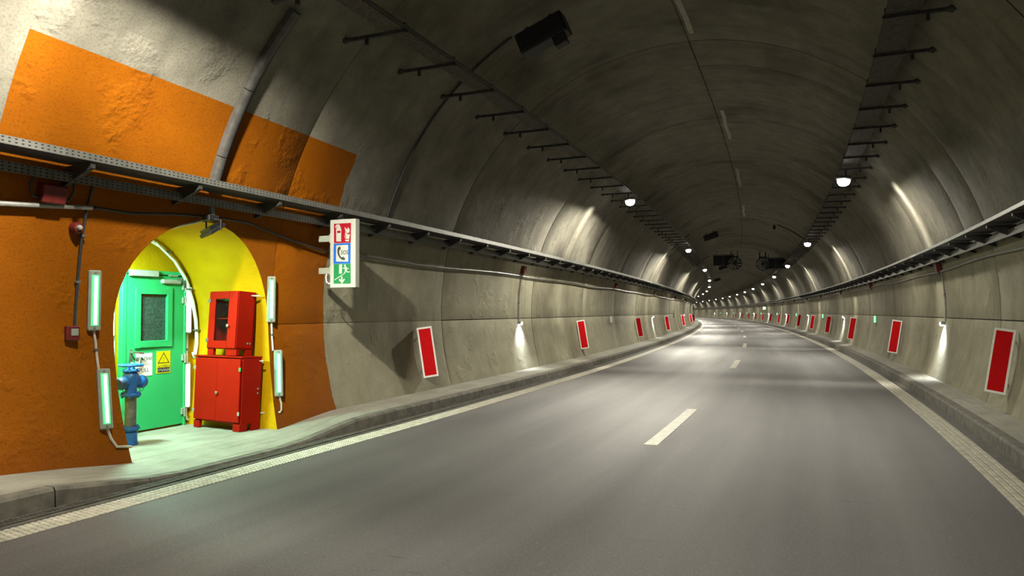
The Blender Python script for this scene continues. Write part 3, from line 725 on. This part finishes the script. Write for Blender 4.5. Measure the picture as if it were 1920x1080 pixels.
for y in (-.17, .17): MB().ring([(.05, y*.65, -.06), (.06, y*1.1, -.04), (.06, y*1.3, .06), (.05, y*1.2, .14)], .012, 6).build('cable_tail', M['cable'], rb)

# ---------------------------------------------------------------- hanging safety sign
SG = at('safety_sign', 9.0, -4.40, 2.02, 'white hanging sign box with red, blue and green safety pictograms', 'sign')
bw_, bh = .435, .985
MB().box((0, .05, bh/2), (bw_, .10, bh), ch=.004).build('box', M['white'], SG)
def C(x, y, t=0):                      # pictogram sheet coordinates -> sign face
    v = (y-185)/764; u = (x-(293-35*v))/(297-3*v)
    return Vector(((u-.5)*bw_, -.0005-t, bh*(1-v)))
def sheet(name, pts, mat, par, t): return MB().prism(pts, lambda u, v, tt: C(u, v, tt), t, t+.0012).build(name, mat, par)
fp = sheet('fire_panel', [(337, 231), (536, 231), (522, 451), (328, 449)], M['sign_crimson'], SG, .0005)
sp = sheet('phone_panel', [(326, 454), (522, 454), (508, 683), (312, 681)], M['sign_blue'], SG, .0005)
ep = sheet('escape_panel', [(316, 684), (510, 685), (501, 907), (305, 903)], M['sign_green'], SG, .0005)
wb = sheet('white_field', [(352, 474), (492, 474), (484, 662), (343, 656)], M['white'], sp, .0012)
wh = M['white']
def stroke(mb, a, b, w, t=.0022):
    a = Vector(a); b = Vector(b); d = (b-a).normalized(); nn = Vector((-d.y, d.x))*w/2
    mb.prism([a-nn, b-nn, b+nn, a+nn], lambda u, v, tt: C(u, v, tt), t, t+.001)
pf = lambda u, v, tt: C(u, v, tt)
ex = MB().prism([(364, 288), (418, 288), (420, 300), (412, 434), (356, 430), (360, 300)], pf, .0018, .0028)
ex.prism([(366, 286), (372, 262), (384, 258), (384, 240), (404, 244), (404, 258), (414, 268), (416, 286)], pf, .0018, .0028)
ex.prism([(356, 284), (352, 262), (364, 244), (386, 238), (384, 250), (370, 256), (366, 270)], pf, .0018, .0028).build('extinguisher_symbol', wh, fp)
sheet('label_band', [(372, 312), (412, 312), (410, 338), (370, 336)], M['sign_crimson'], fp, .0030)
fl_ = MB()
for P in ([(462, 272), (478, 292), (494, 300), (498, 276), (516, 300), (514, 332), (496, 346), (478, 334), (464, 308)],
          [(468, 322), (480, 346), (502, 362), (514, 348), (516, 378), (500, 396), (478, 390), (462, 364)],
          [(448, 364), (466, 386), (490, 392), (510, 386), (508, 404), (486, 410), (464, 402)],
          [(462, 412), (480, 420), (506, 412), (504, 434), (480, 437), (460, 428)]): fl_.prism(P, pf, .0018, .0028)
fl_.build('flame_symbol', wh, fp)
MB().prism([(386, 490), (403, 494), (402, 526), (389, 528), (384, 552), (390, 582), (404, 608), (416, 612), (428, 604), (454, 626), (442, 644), (414, 640), (388, 618), (370, 585), (363, 548), (368, 514)], pf, .0026, .0036).build('handset_symbol', M['ink'], wb)
tl = text_mesh('lettering', 'SOS', .084, M['ink'], wb, C(446, 560, .0032), (PI/2, 0, 0), sx=.85, bold=.001)
rm = MB()
rm.prism([(445+12*math.cos(k*PI/5), 704+12*math.sin(k*PI/5)) for k in range(10)], pf, .0018, .0028)
for a, b, w_ in (((448, 718), (454, 762), 24), ((444, 726), (416, 738), 9), ((460, 726), (476, 742), 9), ((474, 742), (488, 738), 8), ((458, 760), (468, 780), 12), ((464, 778), (498, 776), 11), ((450, 762), (438, 788), 12), ((440, 786), (424, 798), 10)): stroke(rm, a, b, w_, .0018)
rm.build('running_figure', wh, ep)
sheet('doorway_symbol', [(378, 692), (413, 688), (405, 790), (373, 796)], wh, ep, .0018)
st = MB(); x, y = 314, 860
while x < 415: stroke(st, (x, y), (x+12, y-1), 9, .0018); stroke(st, (x+11, y+3), (x+11, y-9), 8, .0018); x += 11.5; y -= 6.6
st.build('stair_symbol', wh, ep)
ar = MB(); stroke(ar, (402, 826), (402, 880), 17, .0018); ar.prism([(366, 862), (376, 848), (402, 876), (428, 848), (438, 860), (402, 906)], pf, .0018, .0028); ar.build('arrow_symbol', wh, ep)
for z in (.25, .72):
    MB().box((-.33, .07, z), (.24, .05, .09), ch=.004).box((-.24, .07, z), (.03, .08, .13), ch=.004).build('wall_bracket', M['fixture'], SG)
MB().ring([(-.215, .06, .10), (-.27, .06, .06), (-.32, .06, .09), (-.33, .06, .17), (-.30, .06, .24)], .011, 8).build('feed_cable', M['white_pipe'], SG, True)

# ---------------------------------------------------------------- side cable trays under the vault
def side_tray(side, qf, pf_, label, lip=.065):
    t = empty('cable_tray', (0, 0, 0), (0, 0, 0), label, 'cable tray')
    d = -side
    wpq = wp(qf, side)
    MB().sweep([(pf_, qf+lip), (pf_, qf-.012), (pf_+side*.004, qf-.012), (pf_+side*.004, qf+lip)], SBACK, SEND, 1.0).build('front_lip', M['perf'], t, False)
    MB().sweep([(pf_, qf-.012), (wpq-side*.02, qf-.012), (wpq-side*.02, qf-.006), (pf_, qf-.006)], SBACK, SEND, 1.0).build('tray_bed', M['dark_steel'], t)
    pr = wp(qf-.15, side)-side*.15
    MB().sweep([(pr, qf-.195), (pr, qf-.10), (pr+side*.01, qf-.10), (pr+side*.01, qf-.195)], SBACK, SEND, 1.0).build('lower_rail', M['perf'], t, False)
    cb = MB()
    for k in range(3): cb.sweep([(pf_+side*(.08+.07*k)+.018*math.cos(a), qf+.014+.018*math.sin(a)) for a in (0, 1.05, 2.1, 3.14, 4.2, 5.2)], SBACK, 120, 1.5)
    cb.build('cable_run', M['cable'], t)
    s = -4.66; first = None
    while s < 62:
        mb = MB(); x0 = pf_; x1 = wpq
        a, b = sorted((x0+side*.01, x1-side*.005))
        z = qf-.03; base = W(s, 0, 0); 
        o_ = MB()
        pts = [(x0+side*.02, z), (x1-side*.02, z), (wp(z-.19, side)-side*.01, z-.19), (wp(z-.19, side)-side*.05, z-.19), (x0+side*.02, z-.04)]
        vs = [W(s+e, p, q) for e in (-.025, .025) for p, q in pts]; n5 = 5
        o_.add(vs, [tuple(range(5)), tuple(range(9, 4, -1))]+[(i, (i+1) % 5, 5+(i+1) % 5, 5+i) for i in range(5)])
        o_.build('bracket', M['dark_steel'], t); s += 1.38
    return t
side_tray(-1, 3.13, -4.49, 'perforated steel cable tray along the left wall above the niche')
side_tray(1, 2.855, 4.10, 'perforated steel cable tray along the right wall', .04)
def wall_cable(side, q, s0, s1, label, r=.017, mat='cable', amp=.03):
    pts = []; s = s0
    while s <= s1:
        qq = q+amp*math.sin(s*.7+side)*math.cos(s*.23); pts.append(W(s, wp(qq, side)-side*.04, qq)); s += .8 if s < 60 else 3
    o = tag(MB().ring(pts, r, 6).build('wall_cable', M[mat], None, True), label, 'cable'); return o
pipe('conduit', [W(s, wp(2.67+.016*(s-4.4)*5.5*.9, -1)+.05, 2.665+.016*(s-4.4)*5) for s in (2, 3, 4, 4.6, 5.1, 5.32)], .024, M['grey_pipe'], 'straight grey conduit on the orange wall under the tray, left end')
pts = [(5.35, 2.745), (5.8, 2.74), (6.4, 2.80), (7.0, 2.835), (7.6, 2.83), (8.4, 2.70), (9.2, 2.60), (9.8, 2.565)]
pipe('cable', [W(s, wp(q, -1)+.045, q) for s, q in pts], .016, M['cable'], 'dark sagging cable across the orange wall over the niche', 'cable')
wall_cable(-1, 2.575, 9.8, 150, 'dark cable running along the left wall below the tray')
wall_cable(1, 2.50, -6, 200, 'grey cable running along the right wall below the tray', .020, 'grey_pipe')

# conduit duct climbing the vault over the niche
du = empty('conduit_duct', (0, 0, 0), (0, 0, 0), 'thick steel conduit duct climbing the vault above the niche', 'conduit')
for q0, q1 in ((3.16, 3.55), (3.56, 4.32), (4.33, 5.16)):
    v0, v1 = varc(q0, -1), varc(q1, -1)
    mb = MB(); nseg = 8; vs = []
    for i in range(nseg+1):
        v = v0+(v1-v0)*i/nseg
        for ds, off in ((-.055, .015), (-.055, .085), (-.035, .10), (.035, .10), (.055, .085), (.055, .015)): vs.append(arc_pt(6.865+ds, v, off))
    fs = [(i*6+j, i*6+(j+1) % 6, (i+1)*6+(j+1) % 6, (i+1)*6+j) for i in range(nseg) for j in range(6)]+[tuple(range(6)), tuple(nseg*6+j for j in range(6))]
    mb.add(vs, fs).build('duct_section', M['duct'], du, True)
for k, ds in enumerate((.08, .11)):
    mb = MB().ring([arc_pt(6.865+ds, varc(3.16, -1)+(varc(5.16, -1)-varc(3.16, -1))*i/14, .03) for i in range(15)], .013, 6); mb.build('cable_run', M['cable'], du, True)

# ---------------------------------------------------------------- ceiling cable trays with their brackets
def ceiling_tray(side, p0, p1, q, anchor_q, ss, label):
    t = empty('ceiling_tray', (0, 0, 0), (0, 0, 0), label, 'cable tray')
    MB().sweep([(p0, q+.05), (p0, q), (p1, q), (p1, q+.05), (p1-.004, q+.05), (p1-.004, q+.004), (p0+.004, q+.004), (p0+.004, q+.05)], SBACK, 170, 1.0).build('tray', M['perf_dark'], t, False)
    cb = MB()
    for k in range(4): cb.sweep([(p0+.06+.075*k+.022*math.cos(a), q+.028+.022*math.sin(a)) for a in (0, 1.05, 2.1, 3.14, 4.2, 5.2)], SBACK, 120, 1.5)
    cb.build('cable_run', M['cable'], t)
    inner = p0 if abs(p0) < abs(p1) else p1
    for s in ss:
        pw = wp(anchor_q, side)
        h = W(s, 0, 0); o = empty('bracket', h, (0, 0, head(s))); o.parent = t
        L = abs(pw-inner)
        MB().box(((pw+inner)/2, 0, q-.02), (L+.06, .045, .04)).box((inner+side*.0, 0, q+.03), (.02, .04, .10)).box((inner+side*(L*.62), 0, q-.06), (.035, .04, .12)).build('arm', M['dark_steel'], o)
        MB().lathe([(.045, 0), (.045, .02), (.012, .10)], Matrix.Translation((pw-side*.01, 0, q-.02)) @ Matrix.Rotation(-side*PI/2, 4, 'Y'), 8).build('anchor', M['dark_steel'], o)
    return t
M['perf_dark'] = simple('sooty_tray_steel', (.085, .075, .066), .7, .15, var=.3, scale=20)
ceiling_tray(-1, -3.03, -2.76, 5.16, 5.14, [7.92+1.375*k for k in range(-3, 38)], 'sooty cable tray on brackets along the left side of the vault')
ceiling_tray(1, 2.68, 3.02, 4.98, 4.96, [9.25+1.375*k for k in range(-3, 38)], 'sooty cable tray on brackets along the right side of the vault')

# ---------------------------------------------------------------- tunnel lamps
def lamp_light(name, power, side):
    L = bpy.data.lights.new(name, 'POINT'); L.energy = power; L.shadow_soft_size = .09; L.color = LAMP_COLOR; L.use_nodes = True
    nt = L.node_tree; em = nt.nodes['Emission']
    g = nt.nodes.new('ShaderNodeTexCoord'); sep = nt.nodes.new('ShaderNodeSeparateXYZ'); nt.links.new(g.outputs['Normal'], sep.inputs[0])
    y = sep.outputs[1]; z = sep.outputs[2]; y2 = math_n(nt, 'MULTIPLY', y, y)
    narrow = math_n(nt, 'EXPONENT', math_n(nt, 'MULTIPLY', y2, -1/(.19**2)))
    wide = math_n(nt, 'EXPONENT', math_n(nt, 'MULTIPLY', y2, -1/(.75**2)))
    side_ = math_n(nt, 'MULTIPLY', math_n(nt, 'MULTIPLY', narrow, .58 if side < 0 else 2.1), ramp(nt, z, .06, -.10))
    bat = math_n(nt, 'SUBTRACT', 1.0, math_n(nt, 'MULTIPLY', ramp(nt, z, -.5, -.95), .45))
    along = math_n(nt, 'ADD', .17, math_n(nt, 'MULTIPLY', y2, 1.42))      # thrown along the road
    across = math_n(nt, 'SUBTRACT', 1.0, math_n(nt, 'MULTIPLY', ramp(nt, math_n(nt, 'MULTIPLY', sep.outputs[0], -side), .40, .78), .90))
    down = math_n(nt, 'MULTIPLY', math_n(nt, 'MULTIPLY', math_n(nt, 'MULTIPLY', along, 2.3), math_n(nt, 'MULTIPLY', bat, across)), ramp(nt, z, -.04, -.42))
    nt.links.new(math_n(nt, 'ADD', side_, down), em.inputs['Strength'])
    return L
LLS = {k: lamp_light('lamp_beam', LAMP_POWER*(1.62 if k < 0 else .46), k) for k in (-1, 1)}
def make_lamp(side):
    t = empty('tunnel_lamp')
    tl_ = side*.35
    m = Matrix.Rotation(tl_*.3, 3, 'Y')
    MB().box((0, 0, .055), (.34, .26, .08), m, .02).build('housing', M['dull_steel'], t)
    MB().lathe([(.001, .03), (.125, .03), (.14, .0), (.135, -.05), (.10, -.105), (.05, -.13), (.001, -.135)], None, 18).build('lens', M['lamp_lens'], t, True)
    MB().box((side*.05, 0, .15), (.03, .05, .14)).box((side*.05, 0, .215), (.10, .05, .02)).build('mounting_arm', M['dark_steel'], t)
    lo = bpy.data.objects.new('lamp_beam', LLS[side]); col.objects.link(lo); lo.parent = t; lo.location = (0, 0, -.17)
    return t
for side, name, p, q, ss in ((-1, 'left', -2.83, 4.93, [-13.5, 4.3, 21.85, 40.5, 60.2, 80.6, 101.7, 122.3, 142.5, 163, 183.5, 204, 224, 244, 264, 284, 304]),
                             (1, 'right', 2.72, 4.64, [-15.1, 1.9, 18.5, 35.3, 52.0, 67.9, 85.4, 102.7, 119.2, 136, 153.2, 170, 187, 204, 221, 238, 255, 272, 289, 306])):
    proto = make_lamp(side); vis = 0
    for i, s in enumerate(ss):
        if s < 0: lab = f'tunnel lamp of the {name} row hanging behind the viewpoint, out of the picture'
        elif s < 10: lab = f'tunnel lamp of the {name} row close overhead, above the picture edge'
        else: lab = f'bright white tunnel lamp on the {name} side of the vault, {ORD[vis]} in the visible row'; vis += 1
        o = proto if i == 0 else dup(proto)
        o.location = W(s, p, q); o.rotation_euler = (0, 0, head(s)); tag(o, lab, 'lamp', f'tunnel lamps of the {name} row')

# ---------------------------------------------------------------- loudspeakers and ring cable
def speaker(s, p, q, ang, label, small=True):
    t = at('loudspeaker', s, p, q, label, 'loudspeaker', 'loudspeakers under the vault', beta=ang)
    MB().box((0, .16, 0), (.78, .30, .33), ch=.02).build('cabinet', M['black'], t)
    MB().box((0, -.008, 0), (.72, .02, .27), ch=.006).build('grille', M['black'], t)
    MB().box((-.2, .22, .20), (.06, .08, .12)).build('hanger', M['black'], t); MB().box((.2, .22, .20), (.06, .08, .12)).build('hanger', M['black'], t)
    if small: MB().box((.22, .10, -.24), (.20, .16, .16), ch=.012).build('camera_box', M['black'], t)
    return t
speaker(10.3, -1.83, 5.82, -.38, 'large black loudspeaker box hanging from the vault nearest the viewer')
speaker(41.0, -1.69, 5.67, -.34, 'small-looking black loudspeaker box under the vault beyond the second left lamp', False)
speaker(72, -1.5, 5.75, -.3, 'distant black loudspeaker box partly hidden below the left jet fan', False)
speaker(96, -1.9, 5.6, -.3, 'farthest black loudspeaker box far down the vault', False)
def arc_cable(name, s, v0, v1, r, label, s1=None):
    s1 = s if s1 is None else s1
    return tag(MB().ring([arc_pt(s+(s1-s)*i/24, v0+(v1-v0)*i/24, .03) for i in range(25)], r, 6).build(name, M['cable'], None, True), label, 'cable')
arc_cable('arched_cable', 10.9, varc(3.2, -1), varc(6.0, -1), .018, 'black cable arching up the vault from the left tray to the loudspeaker', 10.75)
arc_cable('arched_cable', 41.0, varc(5.0, -1), varc(5.80, -1), .025, 'black cable arching from the left tray to the second loudspeaker')
arc_cable('arched_cable', 40.9, varc(5.2, 1), varc(6.16, 1), .03, 'black cable arching from the right tray towards the crown')
arc_cable('arched_cable', 60.0, varc(5.3, -1), varc(6.0, -1), .03, 'black cable arching up to the left jet fan')
sb = at('sensor_box', 41.0, 1.50, 6.02, 'small dark sensor box at the end of the cable near the crown', 'sensor')
MB().box((0, 0, 0), (.14, .12, .2), ch=.01).box((0, 0, .12), (.05, .05, .08)).build('body', M['black'], sb)

# ---------------------------------------------------------------- jet fans with their sign boards
def jet_fan(side, p, q, s, label):
    t = at('jet_fan', s, p, q, label, 'fan', 'jet fans under the vault')
    mY = Matrix.Rotation(-PI/2, 4, 'X')
    prof_o = [(.44, 0), (.46, -.02), (.48, .02), (.46, .1), (.45, 1.5), (.43, 1.5), (.43, .05), (.44, 0)]
    mb = MB(); vs = []; NN = 28
    for r, z in prof_o:
        for k in range(NN): g = 2*PI*k/NN; vs.append(Vector((r*math.cos(g), z, r*math.sin(g))))
    mb.add(vs, [(i*NN+k, i*NN+(k+1) % NN, (i+1)*NN+(k+1) % NN, (i+1)*NN+k) for i in range(len(prof_o)-1) for k in range(NN)]); mb.build('casing', M['black'], t, True)
    MB().lathe([(.02, -.05), (.08, -.03), (.12, .05), (.12, .5)], Matrix.Rotation(-PI/2, 4, 'X'), 16).build('hub', M['black'], t, True)
    for k in range(11):
        a = 2*PI*k/11; rx = Vector((math.cos(a), 0, math.sin(a))); tx = Vector((-math.sin(a), 0, math.cos(a)))
        o = MB(); v = []
        for r, wd, tw in ((.11, .05, .9), (.43, .075, .5)):
            for sg in (-1, 1): v.append(rx*r+tx*(sg*wd*math.sin(tw+.5))+Vector((0, .06+sg*wd*math.cos(tw+.5), 0)))
        o.add(v+[x+Vector((0, .012, 0)) for x in v], [(0, 1, 3, 2), (4, 6, 7, 5), (0, 2, 6, 4), (1, 5, 7, 3), (0, 4, 5, 1), (2, 3, 7, 6)]).build('blade', M['dull_steel'], t)
    for y in (.15, 1.3):
        MB().box((-.2, y, .62), (.05, .06, .55)).box((.2, y, .62), (.05, .06, .55)).box((0, y, .5), (.5, .06, .05)).build('suspension', M['black'], t)
    return t
jet_fan(-1, -.60, 5.07, 55, 'black jet fan under the vault, the left one of two')
jet_fan(1, 1.30, 4.97, 55, 'black jet fan under the vault, the right one of two')
def board(p, q, label):
    t = at('sign_board', 57.2, p, q, label, 'sign', 'dark sign boards beside the jet fans')
    for x in (-.37, .37):
        b_ = MB().box((x, .1, 0), (.72, .2, .74), ch=.02).build('module', M['black'], t)
    MB().box((0, .1, .42), (1.5, .06, .05)).build('rail', M['dark_steel'], t)
    for x in (-.5, .5): MB().box((x, .1, .55), (.05, .05, .26)).build('hanger', M['dark_steel'], t)
    return t
board(-1.38, 5.42, 'dark unlit two-part sign board left of the left jet fan')
board(2.25, 5.12, 'dark unlit two-part sign board right of the right jet fan')

# ---------------------------------------------------------------- red reflective panels on both walls
def make_reflector(side):
    t = empty('reflector_panel')
    d = -side
    m = Matrix.Rotation(d*-1.0, 3, 'Z')            # turned to face the oncoming traffic
    c = Vector((d*.14, 0, .47))
    MB().box(c, (.012, .285, .95), m, .003).build('white_plate', M['plate_white'], t)
    MB().box(c+m @ Vector((d*.008, 0, 0)), (.006, .222, .88), m, .001).build('red_face', M['sign_red'], t)
    for z in (.15, .78): MB().box((d*.065, .03, z), (.13, .03, .04)).build('standoff', M['dull_steel'], t)
    return t
for side, name, ss in ((-1, 'left', [12.52, 24.15, 36.3, 49.8, 66.2, 84, 100, 116]), (1, 'right', [12.65, 23.82, 34.83, 45.07, 54.56, 65, 75.7, 86.2, 97.4, 109.2, 121, 133.7, 146.9, 160])):
    proto = make_reflector(side)
    for i, s in enumerate(ss):
        o = proto if i == 0 else dup(proto)
        o.location = W(s, wp(.43, side), .43); o.rotation_euler = (0, tilt(.9, side), head(s)-side*(-.0))
        tag(o, f'tall red reflective panel with white border on the {name} wall, {ORD[i]} from the viewer', 'panel', f'red panels on the {name} wall')

# ---------------------------------------------------------------- marker lights and emergency lights
SPT = bpy.data.lights.new('marker_beam', 'SPOT'); SPT.energy = MARKER_POWER; SPT.spot_size = math.radians(115); SPT.spot_blend = .9; SPT.shadow_soft_size = .03; SPT.color = (.86, .93, 1.0)
def make_marker(side):
    t = empty('marker_light'); d = -side
    MB().box((d*.045, 0, .03), (.09, .12, .09), ch=.012).build('housing', M['fixture'], t)
    MB().box((d*.05, 0, -.02), (.07, .10, .02), ch=.005).build('lens', M['marker_lens'], t)
    MB().box((d*.093, 0, .015), (.008, .09, .05), ch=.003).build('front_lens', M['marker_lens'], t)
    lo = bpy.data.objects.new('marker_beam', SPT); col.objects.link(lo); lo.parent = t; lo.location = (d*.15, 0, -.035); lo.rotation_euler = (0, side*-.42*-1*-1, 0)
    return t
for side, name, ss in ((-1, 'left', [18.2, 42.9, 71]), (1, 'right', [18.1, 39.5, 59.3, 79.6, 102.3, 126.4, 152.6, 180.6, 209])):
    proto = make_marker(side)
    for i, s in enumerate(ss):
        o = proto if i == 0 else dup(proto)
        o.location = W(s, wp(1.40, side), 1.36); o.rotation_euler = (0, 0, head(s))
        tag(o, f'small white marker light shining down the {name} wall, {ORD[i]} from the viewer', 'light', f'marker lights on the {name} wall')
RW = lambda s, q, off=.02: W(s, wp(q, 1)-off, q)
pipe('conduit', [LW(18.2, q) for q in (2.7, 2.4, 2.1, 1.8, 1.45)], .016, M['grey_pipe'], 'thin vertical conduit down the left wall to its nearest marker light', clips=[LW(18.2, 1.9)])
pipe('conduit', [RW(17.95, q) for q in (2.55, 2.3, 2.0, 1.7, 1.43)], .016, M['grey_pipe'], 'thin vertical conduit down the right wall to its nearest marker light', clips=[RW(17.95, 2.0)])
def make_exit(side, lit):
    t = empty('exit_marker'); d = -side
    MB().box((d*.06, 0, 0), (.10, .05, .26), ch=.008).build('housing', M['fixture'], t)
    MB().box((d*.055, -.03, 0), (.07, .012, .235), ch=.003).build('face', M['green_lens'] if lit else M['white'], t)
    MB().box((d*.02, 0, -.19), (.03, .04, .12)).build('wall_clip', M['dull_steel'], t)
    return t
for side, name, lit, ss in ((-1, 'left', False, [29.8, 57.0]), (1, 'right', True, [29.35, 49.6, 69.2, 90.7, 114, 139, 166, 195])):
    proto = make_exit(side, lit)
    for i, s in enumerate(ss):
        o = proto if i == 0 else dup(proto)
        o.location = W(s, wp(1.36, side), 1.36); o.rotation_euler = (0, 0, head(s))
        tag(o, (f'slim green lit escape marker jutting from the {name} wall, {ORD[i]} from the viewer' if lit else f'slim pale unlit escape marker jutting from the {name} wall, {ORD[i]} from the viewer'), 'sign', f'escape markers on the {name} wall')
fs_ = at('station_sign', 106, wp(2.2, 1), 2.1, 'distant pale green lit sign high on the right wall', 'sign')
MB().box((-.27, 0, 0), (.40, .12, .40), ch=.02).build('box', M['fixture'], fs_); MB().box((-.27, -.065, 0), (.34, .02, .34), ch=.005).build('face', M['pale_green_lens'], fs_)
MB().box((-.03, 0, 0), (.12, .08, .3)).build('wall_bracket', M['dull_steel'], fs_)
# red junction boxes below the side trays
def make_jbox(side):
    t = empty('junction_box'); d = -side
    MB().box((d*.05, 0, 0), (.10, .17, .20), ch=.01).build('body', M['red_dark'], t)
    MB().box((d*.103, 0, 0), (.008, .14, .17), ch=.003).build('lid', M['red_dark'], t)
    MB().ring([(d*.05, .05, -.09), (d*.045, .05, -.16), (d*.03, .05, -.22)], .01, 6).build('cable_tail', M['cable'], t)
    return t
for side, name, q, ss in ((-1, 'left', 2.78, [18.14, 30.4, 43.2, 57.6, 72]), (1, 'right', 2.60, [17.93, 29.7, 39.8, 50, 59.4, 70, 81, 93, 106, 120])):
    proto = make_jbox(side)
    for i, s in enumerate(ss):
        o = proto if i == 0 else dup(proto)
        o.location = W(s, wp(q, side), q-.02); o.rotation_euler = (0, tilt(q, side), head(s))
        tag(o, f'red junction box under the tray on the {name} wall, {ORD[i]} from the viewer', 'box', f'red junction boxes on the {name} wall')
